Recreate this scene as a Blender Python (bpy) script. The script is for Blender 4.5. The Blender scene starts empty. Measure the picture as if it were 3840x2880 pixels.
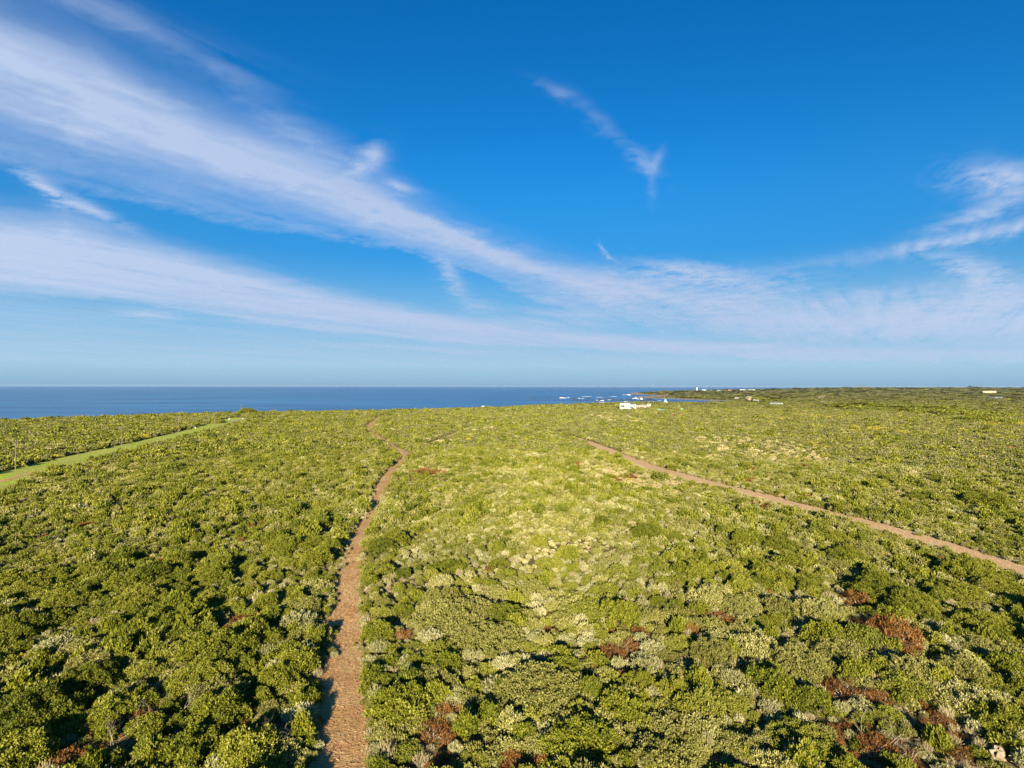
import bpy, bmesh, math, os
import numpy as np
from mathutils import Matrix, Vector

SC = bpy.context.scene
COL = SC.collection
RNG = np.random.default_rng(11)
R = math.radians

# ------------------------------------------------------------------ camera
F = 2132.0                 # focal length in pixels of the 3840 wide photograph
EYE = 22.0                 # drone height above the scrub
SEA = -14.0
PITCH, ROLL = math.atan(7 / F), R(0.10)
fwd = Vector((0, math.cos(PITCH), math.sin(PITCH)))
rgt = Vector((math.cos(ROLL), 0, math.sin(ROLL)))
upv = rgt.cross(fwd).normalized(); rgt = fwd.cross(upv).normalized()
cam_d = bpy.data.cameras.new('camera')
cam = bpy.data.objects.new('camera', cam_d); COL.objects.link(cam)
cam.matrix_world = Matrix(((rgt.x, upv.x, -fwd.x, 0), (rgt.y, upv.y, -fwd.y, 0), (rgt.z, upv.z, -fwd.z, EYE), (0, 0, 0, 1)))
cam_d.sensor_width = 36; cam_d.lens = 36 * F / 3840
cam_d.clip_start = 0.5; cam_d.clip_end = 60000
SC.camera = cam

# ------------------------------------------------------------------ light: low sun behind the drone
SUN_AZ, SUN_EL = R(4.6), R(16.6)          # direction the light travels towards, and its height
sun_d = bpy.data.lights.new('sun', 'SUN'); sun_d.energy = 5.0; sun_d.angle = R(0.53); sun_d.color = (1.0, 0.86, 0.64)
sun = bpy.data.objects.new('sun', sun_d); COL.objects.link(sun)
trav = Vector((math.sin(SUN_AZ) * math.cos(SUN_EL), math.cos(SUN_AZ) * math.cos(SUN_EL), -math.sin(SUN_EL)))
sun.rotation_euler = trav.to_track_quat('-Z', 'Y').to_euler()
sun.location = (0, -40, 60)

SC.view_settings.view_transform = 'Standard'
SC.view_settings.look = 'None'
SC.view_settings.gamma = 1.0
SC.view_settings.use_curve_mapping = False
EXPO = 1.5
SC.view_settings.exposure = EXPO
SC.render.engine = 'CYCLES'
SC.cycles.use_denoising = True; SC.cycles.denoiser = 'OPENIMAGEDENOISE'; SC.cycles.denoising_prefilter = 'ACCURATE'
SC.cycles.max_bounces = 4; SC.cycles.diffuse_bounces = 1; SC.cycles.glossy_bounces = 2
SC.cycles.transmission_bounces = 2; SC.cycles.transparent_max_bounces = 4; SC.cycles.volume_bounces = 0
SC.cycles.caustics_reflective = False; SC.cycles.caustics_refractive = False

# ------------------------------------------------------------------ node helper
class NT:
    def __init__(s, tree): s.t = tree; s.n = tree.nodes; s.l = tree.links
    def new(s, typ, **kw):
        nd = s.n.new(typ)
        for k, v in kw.items(): setattr(nd, k, v)
        return nd
    def put(s, sock, v):
        if isinstance(v, bpy.types.NodeSocket): s.l.new(v, sock)
        elif v is not None:
            if sock.type == 'RGBA' and len(v) == 3: v = (*v, 1)
            sock.default_value = v
    def math(s, op, a, b=None, c=None, clamp=False):
        nd = s.new('ShaderNodeMath', operation=op, use_clamp=clamp)
        for i, v in enumerate((a, b, c)):
            if v is not None: s.put(nd.inputs[i], v)
        return nd.outputs[0]
    def maprange(s, v, a, b, c=0.0, d=1.0, smooth=False):
        nd = s.new('ShaderNodeMapRange'); nd.interpolation_type = 'SMOOTHSTEP' if smooth else 'LINEAR'
        for i, x in enumerate((v, a, b, c, d)): s.put(nd.inputs[i], x)
        return nd.outputs[0]
    def comb(s, x, y, z):
        nd = s.new('ShaderNodeCombineXYZ')
        for i, v in enumerate((x, y, z)): s.put(nd.inputs[i], v)
        return nd.outputs[0]
    def sep(s, v):
        nd = s.new('ShaderNodeSeparateXYZ'); s.put(nd.inputs[0], v); return nd.outputs
    def noise(s, vec, scale, detail=3.0, rough=0.5, dist=0.0, dim='3D'):
        nd = s.new('ShaderNodeTexNoise', noise_dimensions=dim)
        if vec is not None: s.put(nd.inputs['Vector'], vec)
        s.put(nd.inputs['Scale'], scale); s.put(nd.inputs['Detail'], detail); s.put(nd.inputs['Roughness'], rough); s.put(nd.inputs['Distortion'], dist)
        return nd.outputs[0]
    def mix(s, f, a, b, blend='MIX'):
        nd = s.new('ShaderNodeMix', data_type='RGBA', blend_type=blend)
        s.put(nd.inputs[0], f); s.put(nd.inputs[6], a); s.put(nd.inputs[7], b)
        return nd.outputs[2]
    def ramp(s, f, stops, interp='LINEAR'):
        nd = s.new('ShaderNodeValToRGB'); cr = nd.color_ramp; cr.interpolation = interp
        while len(cr.elements) < len(stops): cr.elements.new(0.5)
        for e, (p, c) in zip(cr.elements, stops): e.position = p; e.color = (*c, 1) if len(c) == 3 else c
        s.put(nd.inputs[0], f); return nd.outputs[0]
    def curve(s, f, pts):
        nd = s.new('ShaderNodeFloatCurve'); cv = nd.mapping.curves[0]
        nd.mapping.use_clip = False
        pts = sorted(pts)
        cv.points[0].location = pts[0]; cv.points[1].location = pts[-1]
        for p in pts[1:-1]: cv.points.new(*p)
        nd.mapping.update()
        s.put(nd.inputs['Value'], f); return nd.outputs[0]

# ------------------------------------------------------------------ sky
world = bpy.data.worlds.new('World'); SC.world = world; world.use_nodes = True
W = NT(world.node_tree); W.n.clear()
out = W.new('ShaderNodeOutputWorld'); bg = W.new('ShaderNodeBackground')
W.l.new(bg.outputs[0], out.inputs[0])
SKY_STRENGTH = 0.05
bg.inputs[1].default_value = SKY_STRENGTH
world.cycles.sampling_method = 'MANUAL'; world.cycles.sample_map_resolution = 512
sky = W.new('ShaderNodeTexSky', sky_type='NISHITA', sun_disc=False)
sky.sun_elevation = SUN_EL; sky.sun_rotation = math.pi + SUN_AZ
sky.altitude = 40; sky.air_density = 1.0; sky.dust_density = 0.5; sky.ozone_density = 1.6
sz = W.sep(W.new('ShaderNodeTexCoord').outputs['Generated'])[2]
hs = W.new('ShaderNodeHueSaturation'); W.put(hs.inputs['Color'], sky.outputs[0])
hs.inputs['Saturation'].default_value = 1.45; hs.inputs['Value'].default_value = 1.0
deep = W.mix(1.0, hs.outputs[0], (0.18, 0.82, 1.10), 'MULTIPLY')
air = 1.0 / SKY_STRENGTH / 2 ** EXPO
low = W.ramp(sz, [(0.0, (0.25 * air, 0.43 * air, 0.62 * air)), (0.010, (0.30 * air, 0.51 * air, 0.68 * air)), (0.035, (0.36 * air, 0.60 * air, 0.77 * air)), (0.09, (0.24 * air, 0.50 * air, 0.77 * air)), (0.22, (0.045 * air, 0.235 * air, 0.59 * air))])
final = W.mix(W.maprange(sz, 0.03, 0.42, 1.0, 0.0, True), deep, low)
W.l.new(final, bg.inputs[0])

# ------------------------------------------------------------------ numpy noise
_P = np.random.default_rng(5).integers(0, 1 << 30, (4096,))
def _hash(ix, iy, seed):
    return _P[(_P[(ix + seed * 131) & 4095] + iy + seed * 17) & 4095]
def perlin(x, y, seed=0):
    ix = np.floor(x).astype(np.int64); iy = np.floor(y).astype(np.int64)
    fx, fy = x - ix, y - iy
    u = fx * fx * fx * (fx * (fx * 6 - 15) + 10); v = fy * fy * fy * (fy * (fy * 6 - 15) + 10)
    def g(a, b, dx, dy):
        t = (_hash(a, b, seed) & 1023) * (2 * np.pi / 1024)
        return np.cos(t) * dx + np.sin(t) * dy
    n00 = g(ix, iy, fx, fy); n10 = g(ix + 1, iy, fx - 1, fy); n01 = g(ix, iy + 1, fx, fy - 1); n11 = g(ix + 1, iy + 1, fx - 1, fy - 1)
    return (n00 * (1 - u) + n10 * u) * (1 - v) + (n01 * (1 - u) + n11 * u) * v * 1.0
def fbm(x, y, seed=0, octv=4, gain=0.5):
    a, s, t = 1.0, 0.0, 0.0
    for o in range(octv):
        s = s + a * perlin(x * 2 ** o + 13.7 * o, y * 2 ** o - 7.3 * o, seed + o); t += a; a *= gain
    return s / t * 1.6
def sstep(a, b, x):
    t = np.clip((x - a) / (b - a), 0, 1); return t * t * (3 - 2 * t)

# ------------------------------------------------------------------ cirrus: a thin high sheet lit by the sun, density held per vertex
def sky_at(px, row):
    px = np.asarray(px, float); row = np.asarray(row, float)
    dx, dz = (px - 1920) / F, (1447 + (px - 1920) * math.tan(ROLL) - row) / F
    return np.arctan(dx), dz / np.hypot(1, dx)
def cirrus_density(az, e):
    z = e + 0.035
    u, v = np.sin(az) / z, np.cos(az) / z                            # where the sight line meets a flat deck
    ca, sa = math.cos(R(56)), math.sin(R(56))
    def streak(along, across, sc, seed, octv, gain, warp, ang=56):
        c, s = math.cos(R(ang)), math.sin(R(ang))
        a, b = (u * c + v * s) * along * sc, (-u * s + v * c) * across * sc
        wx, wy = fbm(a * 0.7 + 5, b * 0.7, seed + 50, 3), fbm(a * 0.7, b * 0.7 + 9, seed + 60, 3)
        return fbm(a + warp * wx, b + warp * wy, seed, octv, gain)
    soft = streak(0.22, 1.0, 1.3, 1, 5, 0.55, 0.5)
    fine = streak(0.12, 1.0, 6.5, 7, 6, 0.66, 0.5)
    fine2 = streak(0.45, 1.0, 7.0, 17, 5, 0.6, 0.8, 30)
    puff = streak(0.8, 1.0, 2.6, 12, 7, 0.64, 0.9, 20)
    curl = streak(0.9, 1.0, 6.5, 31, 6, 0.62, 1.3, 10)
    hs_ = 0.15 + 0.85 * np.clip(e / 0.35, 0, 1)
    wob = (soft * 0.030 + puff * 0.026 + curl * 0.012 + fine * 0.004) * hs_
    def edge(pts):
        a, ee = sky_at([p[0] for p in pts], [p[1] for p in pts]); return np.interp(az, a, ee)
    def band(up, lo, opac, prof, k):
        U, L = edge(up), edge(lo)
        q = (e + wob * k * (1.0 if k > 0.8 else 1.0) - L) / np.maximum(U - L, 0.004)
        p = np.interp(q, [a for a, b in prof], [b for a, b in prof])
        return p * np.interp(az, sky_at([o[0] for o in opac], 0)[0], [o[1] for o in opac])
    AU = [(-1600, -500), (0, -20), (300, 120), (600, 300), (1000, 480), (1350, 640), (1700, 815), (2100, 960), (2500, 1060), (2900, 1130), (3400, 1190), (4600, 1240)]
    AL = [(-1600, 400), (0, 635), (400, 740), (800, 835), (1200, 900), (1500, 955), (1800, 1045), (2100, 1160), (2500, 1235), (2900, 1270), (3400, 1290), (4600, 1310)]
    BU = [(-1600, 600), (0, 745), (250, 765), (500, 850), (900, 965), (1300, 1085), (1700, 1170), (2100, 1225), (2600, 1270), (3000, 1290), (4600, 1310)]
    BL = [(-1600, 1040), (0, 1105), (400, 1130), (800, 1185), (1200, 1240), (1700, 1285), (2200, 1312), (2700, 1335), (3000, 1350), (4600, 1360)]
    PA = [(-0.2, 0.0), (-0.02, 0.0), (0.06, 0.40), (0.25, 0.56), (0.45, 0.72), (0.64, 1.0), (0.75, 0.92), (0.90, 0.34), (1.08, 0.08), (1.4, 0.0)]
    PB = [(-0.2, 0.0), (-0.03, 0.04), (0.05, 0.66), (0.25, 0.76), (0.45, 0.82), (0.62, 1.0), (0.76, 0.58), (0.92, 0.16), (1.05, 0.02), (1.4, 0.0)]
    dA = band(AU, AL, [(-1600, .8), (0, .92), (900, .98), (1700, .98), (2100, .82), (2600, .72), (3000, .5), (3400, .4), (4600, .3)], PA, 1.0)
    dB = band(BU, BL, [(-1600, .8), (0, .95), (900, .95), (1700, .9), (2400, .8), (3000, .55), (3600, .4), (4600, .3)], PB, 0.55)
    tex = 1 + 0.62 * soft + 0.62 * fine * np.clip(0.35 + 1.4 * np.abs(puff), 0, 1) + 0.16 * fine2 + 0.20 * curl
    lump = 1 + 0.25 * puff
    dens = 1 - (1 - np.clip(dA * 0.92 * tex * lump, 0, 0.92)) * (1 - np.clip(dB * 1.08 * tex, 0, 0.95))
    wisps = [(3760, 680, 140, 60, 20, .80, 1), (3700, 800, 150, 40, -10, .6, 1), (3620, 890, 250, 26, -5, .95, 0), (3640, 1010, 130, 40, 28, .9, 1), (3690, 1060, 50, 60, -20, .6, 1), (3560, 1180, 480, 75, 4, .95, 0), (3680, 1130, 260, 55, -8, .8, 1), (3250, 1230, 520, 34, 2, .7, 0), (3000, 1180, 300, 30, -2, .5, 0), (3300, 1200, 420, 22, 2, .5, 0), (3100, 1140, 300, 12, -3, .4, 0), (3640, 1240, 420, 30, -2, .4, 0),
             (2090, 345, 110, 30, 26, .30, 1), (2260, 470, 130, 30, 42, .22, 1), (2400, 600, 110, 34, 42, .40, 1), (2462, 600, 24, 50, 20, .30, 1), (2440, 680, 22, 80, -3, .30, 1), (2262, 925, 26, 7, 62, .75, 0), (2290, 960, 36, 7, 36, .6, 0),
             (1400, 575, 60, 50, -40, .62, 1), (1340, 640, 90, 50, -35, .75, 1), (1490, 700, 90, 30, 12, .6, 1), (1150, 540, 330, 90, 26, .35, 1), (860, 275, 200, 40, 8, .32, 0), (330, 10, 420, 60, 5, .40, 0), (560, 1180, 120, 18, 0, .75, 0),
             (2650, 1040, 260, 44, 6, .80, 1), (2560, 1010, 160, 30, 10, .6, 1), (2350, 1090, 330, 90, 6, .85, 1), (2750, 1130, 280, 70, -4, .75, 1), (2050, 1210, 320, 24, 3, .6, 0), (2150, 1180, 260, 20, 4, .7, 0), (1500, 1303, 460, 11, 2, .60, 0), (2800, 1298, 240, 13, -2, .95, 0),
             (170, 720, 70, 30, 40, .95, 1), (330, 790, 150, 26, 24, .7, 1), (1690, 1040, 40, 130, -36, .60, 1), (1800, 1150, 120, 40, 14, .4, 1), (3150, 1120, 500, 30, -3, .4, 0), (3000, 1000, 420, 30, -4, .22, 0)]
    for px, row, rx, ry, ang, op, kind in wisps:
        a0, e0 = sky_at(px, row)
        da, de = (az - a0 + 0.4 * wob) * F, (e + wob * 0.45 - e0) * F
        c, s = math.cos(R(ang)), math.sin(R(ang))
        p, q = (da * c - de * s) / rx, (da * s + de * c) / ry
        m = np.exp(-1.2 * (p * p + q * q))
        t = (puff * 0.7 + fine2 * 0.5 + curl * 0.9) if kind else (fine * 0.8 + soft * 0.4 + curl * 0.3)
        b = m * np.clip(0.25 + 0.6 * m + 1.1 * t, 0, 1.2) * op
        dens = 1 - (1 - dens) * (1 - np.clip(b, 0, 1))
    veil = (1 - sstep(0.03, 0.2, e)) * np.clip(0.36 + 0.45 * soft + 0.3 * fine, 0, 1) * (0.2 + 0.8 * sstep(0.01, 0.05, e)) * 0.8
    dens = 1 - (1 - dens) * (1 - veil)
    return np.clip(dens, 0, 0.97) * sstep(0.0, 0.03, e) * (1 - sstep(R(62), R(76), np.abs(az))) * (1 - sstep(0.85, 1.15, e))
HAZE = 0.000013

# ------------------------------------------------------------------ object helpers
def link(name, data, parent=None, **props):
    o = bpy.data.objects.new(name, data); COL.objects.link(o)
    if parent is not None: o.parent = parent
    for k, v in props.items():
        if v is not None: o[k] = v
    return o
def mesh_np(name, verts, faces, mats=(), smooth=False, face_mat=None, attrs=None):
    """faces: (n,3) or (n,4) integer array"""
    me = bpy.data.meshes.new(name)
    verts = np.asarray(verts, np.float32); faces = np.asarray(faces, np.int32)
    k = faces.shape[1]; n = len(faces)
    me.vertices.add(len(verts)); me.vertices.foreach_set('co', verts.ravel())
    me.loops.add(n * k); me.loops.foreach_set('vertex_index', faces.ravel())
    me.polygons.add(n); me.polygons.foreach_set('loop_start', np.arange(0, n * k, k, dtype=np.int32))
    for m in mats: me.materials.append(m)
    if face_mat is not None: me.polygons.foreach_set('material_index', np.asarray(face_mat, np.int32))
    me.polygons.foreach_set('use_smooth', np.full(n, smooth))
    me.update(calc_edges=True)
    for an, (dom, av) in (attrs or {}).items():
        at = me.attributes.new(an, 'FLOAT', dom); at.data.foreach_set('value', np.asarray(av, np.float32).ravel())
    return me
def material(name):
    m = bpy.data.materials.new(name); m.use_nodes = True
    t = NT(m.node_tree); t.n.clear()
    o = t.new('ShaderNodeOutputMaterial')
    return m, t, o
def principled(t, o, color, rough=0.8, spec=0.3, normal=None):
    p = t.new('ShaderNodeBsdfPrincipled')
    t.put(p.inputs['Base Color'], color); t.put(p.inputs['Roughness'], rough)
    p.inputs['Specular IOR Level'].default_value = spec
    if normal is not None: t.l.new(normal, p.inputs['Normal'])
    t.l.new(p.outputs[0], o.inputs[0]); return p
def bump(t, h, strength, dist):
    b = t.new('ShaderNodeBump'); b.inputs['Strength'].default_value = strength; b.inputs['Distance'].default_value = dist
    t.l.new(h, b.inputs['Height']); return b.outputs[0]
def simple_mat(name, color, rough=0.7, spec=0.3, vary=0.12, scale=1.5):
    m, t, o = material(name)
    n = t.noise(t.new('ShaderNodeTexCoord').outputs['Object'], scale, 5, 0.6)
    c = t.mix(n, tuple(x * (1 - vary) for x in color), tuple(min(1, x * (1 + vary)) for x in color))
    principled(t, o, c, rough, spec); return m
def grid_faces(nr, nc):
    i = np.arange(nr - 1)[:, None] * nc + np.arange(nc - 1)[None, :]
    return np.stack([i, i + 1, i + nc + 1, i + nc], -1).reshape(-1, 4)

# ------------------------------------------------------------------ cloud sheet
ca_ = np.radians(np.concatenate([np.linspace(-77, -47, 24)[:-1], np.arange(-47, 47, 0.17), np.linspace(47, 77, 24)]))
ce_ = np.concatenate([np.linspace(0.004, 0.2, 105)[:-1], np.linspace(0.2, 0.70, 190)[:-1], np.linspace(0.70, 1.2, 16)])
A_, E_ = np.meshgrid(ca_, ce_)
dn = cirrus_density(A_, E_)
dist = np.minimum(8500 / np.maximum(E_, 1e-3), 9e9); dist = 1 / (1 / dist + 1 / 110000.0)      # deck that sinks with the curve of the earth
cv = np.stack([np.sin(A_) * dist, np.cos(A_) * dist, E_ * dist + EYE], -1).reshape(-1, 3)
m, t, o = material('cirrus')
at = t.new('ShaderNodeAttribute', attribute_name='cover')
tr = t.new('ShaderNodeBsdfTransparent'); tl = t.new('ShaderNodeBsdfTranslucent'); tl.inputs[0].default_value = (0.50, 0.61, 0.79, 1)
mx = t.new('ShaderNodeMixShader'); t.l.new(at.outputs['Fac'], mx.inputs[0]); t.l.new(tr.outputs[0], mx.inputs[1]); t.l.new(tl.outputs[0], mx.inputs[2])
t.l.new(mx.outputs[0], o.inputs[0])
CIRRUS_BSDF = tl
link('clouds', mesh_np('clouds', cv, grid_faces(len(ce_), len(ca_)), (m,), True, attrs={'cover': ('POINT', dn)}),
     kind='stuff', label='long white bands of cirrus cloud across the blue sky', category='cloud')
cam_d.clip_end = 250000

# ------------------------------------------------------------------ terrain height
SHORE = np.array([(-6000, -3000), (-1500, -420), (-600, 225), (-398, 392), (-356, 445), (-312, 488), (-256, 516), (-161, 559), (-82, 626), (-39, 690), (19, 760), (74, 830), (130, 880),
                  (228, 925), (330, 1010), (420, 1120), (490, 1240), (528, 1320), (520, 1370), (494, 1490), (462, 1590), (448, 1690), (415, 1760), (400, 1800), (425, 1860), (490, 1960),
                  (556, 2080), (590, 2190), (585, 2330), (545, 2480), (560, 2640), (600, 2760), (640, 3000), (760, 3400), (1000, 3780), (1500, 4100), (2300, 4600), (3300, 5600), (4200, 7500), (5200, 12000),
                  (16000, 12000), (16000, -6000), (-6000, -6000)], float)
def shore_dist(x, y):
    x = np.asarray(x, float); y = np.asarray(y, float)
    best = np.full(x.shape, 1e18); inside = np.zeros(x.shape, bool)
    P = SHORE; Q = np.roll(P, -1, 0)
    for (ax, ay), (bx, by) in zip(P, Q):
        dx, dy = bx - ax, by - ay
        tt = np.clip(((x - ax) * dx + (y - ay) * dy) / (dx * dx + dy * dy), 0, 1)
        best = np.minimum(best, (x - ax - tt * dx) ** 2 + (y - ay - tt * dy) ** 2)
        c = (ay > y) != (by > y)
        with np.errstate(divide='ignore', invalid='ignore'):
            xi = ax + (y - ay) * dx / (dy if dy else 1e-9)
        inside ^= c & (x < xi)
    return np.where(inside, 1, -1) * np.sqrt(best)
def ground(x, y, want_sd=False):
    x = np.asarray(x, float); y = np.asarray(y, float)
    d = np.hypot(x, y)
    sd = shore_dist(x, y) + 9 * fbm(x / 60, y / 60, 71, 3) * sstep(300, 700, d)
    tz = x / np.maximum(y, 1.0); tz = np.where(y < 1, 9 * np.sign(x), tz)
    tf = sstep(0.28, 0.62, tz)
    h = 0.55 * fbm(x / 75, y / 75, 3, 3) + 0.9 * fbm(x / 210, y / 210, 8, 2) * sstep(60, 250, d)
    h = h - 8 * sstep(600, 1400, d) * (1 - 0.62 * tf)
    h = h + (9 + 4.6 * tf + 4.0 * sstep(0.8, 1.1, tz)) * sstep(2200, 5200, d) + 1.7 * fbm(x / 700, y / 700, 21, 2) * sstep(900, 2500, d)
    h = h - 2.2 * np.exp(-((x - 330) ** 2 + (y - 560) ** 2) / 140.0 ** 2)
    w = 95 + 300 * sstep(1000, 1600, y)
    f = np.clip(sd / w, 0, 1); f = 0.35 * f + 0.65 * f * f * (3 - 2 * f)
    h = np.where(sd > 0, SEA + (h - SEA) * f, np.maximum(SEA + sd * 0.12, SEA - 8))
    return (h, sd) if want_sd else h
def ray(px, row):
    v = fwd + rgt * ((px - 1920) / F) + upv * ((1440 - row) / F); return v
def at_z(px, row, z=0.0):
    v = ray(px, row); k = (z - EYE) / v.z; return np.array((v.x * k, v.y * k, z))
def hit(px, row, over=0.0):
    """where the sight line through a pixel of the photograph meets the ground (raised by over)"""
    v = ray(px, row); ks = np.exp(np.linspace(math.log(15), math.log(9000), 2600))
    X, Y, Z = v.x * ks, v.y * ks, EYE + v.z * ks
    g = ground(X, Y) + over
    b = np.nonzero(Z <= g)[0]
    i = int(b[0]) if len(b) else len(ks) - 1
    lo, hi = ks[max(i - 1, 0)], ks[i]
    k = 0.5 * (lo + hi)
    x, y = v.x * k, v.y * k
    return np.array((x, y, float(ground(x, y))))

# ------------------------------------------------------------------ paths (pixel centre lines of the photograph traced onto the ground)
def smooth_line(pts, step=1.5):
    pts = np.asarray(pts, float); s = np.concatenate([[0], np.cumsum(np.hypot(*np.diff(pts[:, :2], axis=0).T))])
    n = max(int(s[-1] / step), 2); ss = np.linspace(0, s[-1], n)
    out = np.stack([np.interp(ss, s, pts[:, i]) for i in range(pts.shape[1])], 1)
    k = 5
    for _ in range(3):
        pad = np.pad(out, ((k, k), (0, 0)), 'edge')
        sm = np.stack([np.convolve(pad[:, i], np.ones(2 * k + 1) / (2 * k + 1), 'valid') for i in range(out.shape[1])], 1)
        sm[0], sm[-1] = out[0], out[-1]; out = sm
    return out
def trace(pix): return [(*hit(px, row)[:2], w) for px, row, w in pix]
MAIN = trace([(1272, 3250, 3.3), (1286, 2880, 3.4), (1292, 2600, 3.5), (1288, 2400, 3.3), (1296, 2256, 3.0), (1308, 2120, 3.1), (1345, 2000, 2.5), (1400, 1905, 2.3), (1424, 1840, 2.5),
              (1448, 1785, 2.4), (1490, 1742, 2.7), (1540, 1706, 3.2), (1500, 1690, 3.4), (1462, 1668, 3.4), (1425, 1640, 2.4), (1380, 1622, 3.4), (1384, 1600, 4.0), (1404, 1580, 4.2), (1424, 1566, 4.2), (1462, 1549, 4.0)])
BRANCH = trace([(1605, 1669, 1.6), (1630, 1657, 2.6), (1668, 1643, 2.6), (1718, 1619, 2.0), (1786, 1597, 1.6)])
EAST = trace([(4300, 2290, 4.4), (3840, 2141, 4.8), (3646, 2072, 4.8), (3435, 2013, 4.8), (3223, 1958, 5.0), (3035, 1908, 5.2), (2847, 1859, 5.8), (2646, 1814, 6.4), (2555, 1789, 6.6), (2442, 1757, 7.0),
              (2330, 1712, 6.2), (2239, 1672, 4.8), (2171, 1646, 3.6), (1990, 1600, 2.4), (1909, 1571, 2.2)])
FAINT = trace([(2300, 1960, 0.3), (2335, 2040, 0.5), (2390, 2150, 0.5), (2450, 2270, 0.55), (2520, 2400, 0.5), (2600, 2560, 0.3)])
GRASS = trace([(-900, 2130, 14), (-400, 1935, 14), (0, 1800, 12.5), (150, 1758, 12), (330, 1711, 12), (450, 1685, 12), (560, 1658, 12), (660, 1634, 12), (760, 1610, 13), (845, 1586, 14), (905, 1567, 16)])
ROAD = trace([(860, 1584, 4), (905, 1576, 5), (950, 1568, 5), (1000, 1561, 5), (1060, 1553, 5)])
TRACKL = trace([(-400, 1945, 1.8), (0, 1807, 1.8), (90, 1782, 1.6), (150, 1766, 1.0)])
LINES = {'main': smooth_line(MAIN), 'branch': smooth_line(BRANCH), 'east': smooth_line(EAST), 'faint': smooth_line(FAINT), 'grass': smooth_line(GRASS), 'road': smooth_line(ROAD), 'track': smooth_line(TRACKL)}
def path_clear(x, y, names=('main', 'branch', 'east', 'grass', 'road')):
    """distance from the edge of the nearest path (negative on it)"""
    best = np.full(np.shape(x), 1e9)
    for nm in names:
        L = LINES[nm]
        for a, b in zip(L[:-1], L[1:]):
            mx_, my_ = (a[0] + b[0]) / 2, (a[1] + b[1]) / 2
            near = (np.abs(x - mx_) < 16) & (np.abs(y - my_) < 16)
            if not near.any(): continue
            xx, yy = x[near], y[near]; dx, dy = b[0] - a[0], b[1] - a[1]
            tt = np.clip(((xx - a[0]) * dx + (yy - a[1]) * dy) / (dx * dx + dy * dy + 1e-9), 0, 1)
            dd = np.hypot(xx - a[0] - tt * dx, yy - a[1] - tt * dy) - (a[2] + tt * (b[2] - a[2])) / 2
            best[near] = np.minimum(best[near], dd)
    return best

# ------------------------------------------------------------------ ground sheet
ga = np.radians(np.concatenate([np.linspace(-180, -50, 60)[:-1], np.arange(-50, 50, 0.23), np.linspace(50, 180, 60)]))
gr = np.concatenate([[0.0], np.exp(np.linspace(math.log(8), math.log(9500), 400))])
A_, D_ = np.meshgrid(ga, gr)
GX, GY = np.sin(A_) * D_, np.cos(A_) * D_
GZ, GSD = ground(GX, GY, True)
m, t, o = material('scrubland_soil')
pos = t.new('ShaderNodeNewGeometry').outputs['Position']
n1 = t.noise(pos, 0.9, 6, 0.65); n2 = t.noise(pos, 0.05, 5, 0.6); n3 = t.noise(pos, 7.0, 4, 0.7); n4 = t.noise(pos, 0.012, 6, 0.65)
litter = t.mix(t.maprange(n3, 0.35, 0.7), (0.10, 0.065, 0.028), (0.30, 0.21, 0.10))
heath = t.mix(t.maprange(n1, 0.3, 0.7), (0.13, 0.138, 0.045), (0.23, 0.22, 0.085))
heath = t.mix(t.maprange(n4, 0.42, 0.62), heath, (0.105, 0.122, 0.042))
soil = t.mix(t.maprange(n2, 0.35, 0.65), litter, heath)
far = t.new('ShaderNodeAttribute', attribute_name='far').outputs['Fac']
soil = t.mix(far, soil, heath)
shore = t.new('ShaderNodeAttribute', attribute_name='shore').outputs['Fac']
rocky = t.new('ShaderNodeAttribute', attribute_name='rocky').outputs['Fac']
beach = t.mix(t.math('MULTIPLY', rocky, t.maprange(n2, 0.25, 0.5), clamp=True), (0.42, 0.35, 0.25), (0.18, 0.115, 0.075))
col = t.mix(t.math('MULTIPLY', shore, t.maprange(n1, 0.2, 0.55, 0.5, 1.0), clamp=True), soil, beach)
principled(t, o, col, 0.95, 0.1, bump(t, t.math('ADD', n3, n1), 0.9, 0.25))
sh = (1 - sstep(6, 34, GSD)) * sstep(900, 1250, GY)
ro = sstep(300, 650, np.abs(GY - 1300)) * (1 - 0.4 * sstep(3200, 3600, GY))
link('ground', mesh_np('ground', np.stack([GX, GY, GZ], -1).reshape(-1, 3), grid_faces(len(gr), len(ga)), (m,), True,
     attrs={'shore': ('POINT', sh), 'rocky': ('POINT', ro), 'far': ('POINT', sstep(180, 500, D_))}), kind='structure', label='scrub covered coastal plain running out to the headland')

def ribbon(name, line, mat, lift, edge=0.35, nx=7, **props):
    """strip of ground that follows the terrain with a ragged edge"""
    L = line; tang = np.gradient(L[:, :2], axis=0); tang /= np.linalg.norm(tang, axis=1)[:, None] + 1e-9
    nrm = np.stack([tang[:, 1], -tang[:, 0]], 1)
    s = np.arange(len(L)) * 1.5
    vs = []
    for side in np.linspace(-1, 1, nx):
        wob = edge * (perlin(s / 2.3 + 50 * np.sign(side), s * 0 + 3.3 * np.sign(side), 41) * 1.6 + perlin(s / 7.1, s * 0 + 9.1 * np.sign(side), 42)) * abs(side)
        off = side * L[:, 2] / 2 + np.sign(side) * wob
        x, y = L[:, 0] + nrm[:, 0] * off, L[:, 1] + nrm[:, 1] * off
        d = np.hypot(x, y)
        z = ground(x, y) + lift + 0.0004 * d * (1 - 0.6 * abs(side)) - 0.02 * (abs(side) > 0.9)
        vs.append(np.stack([x, y, z], 1))
    V = np.stack(vs, 1).reshape(-1, 3)
    return link(name, mesh_np(name, V, grid_faces(len(L), nx), (mat,), True), kind='structure', **props)
m, t, o = material('mown_path')
pos = t.new('ShaderNodeNewGeometry').outputs['Position']
st = t.new('ShaderNodeMapping'); t.put(st.inputs[0], pos); st.inputs['Scale'].default_value = (1, 0.5, 1)
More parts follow.
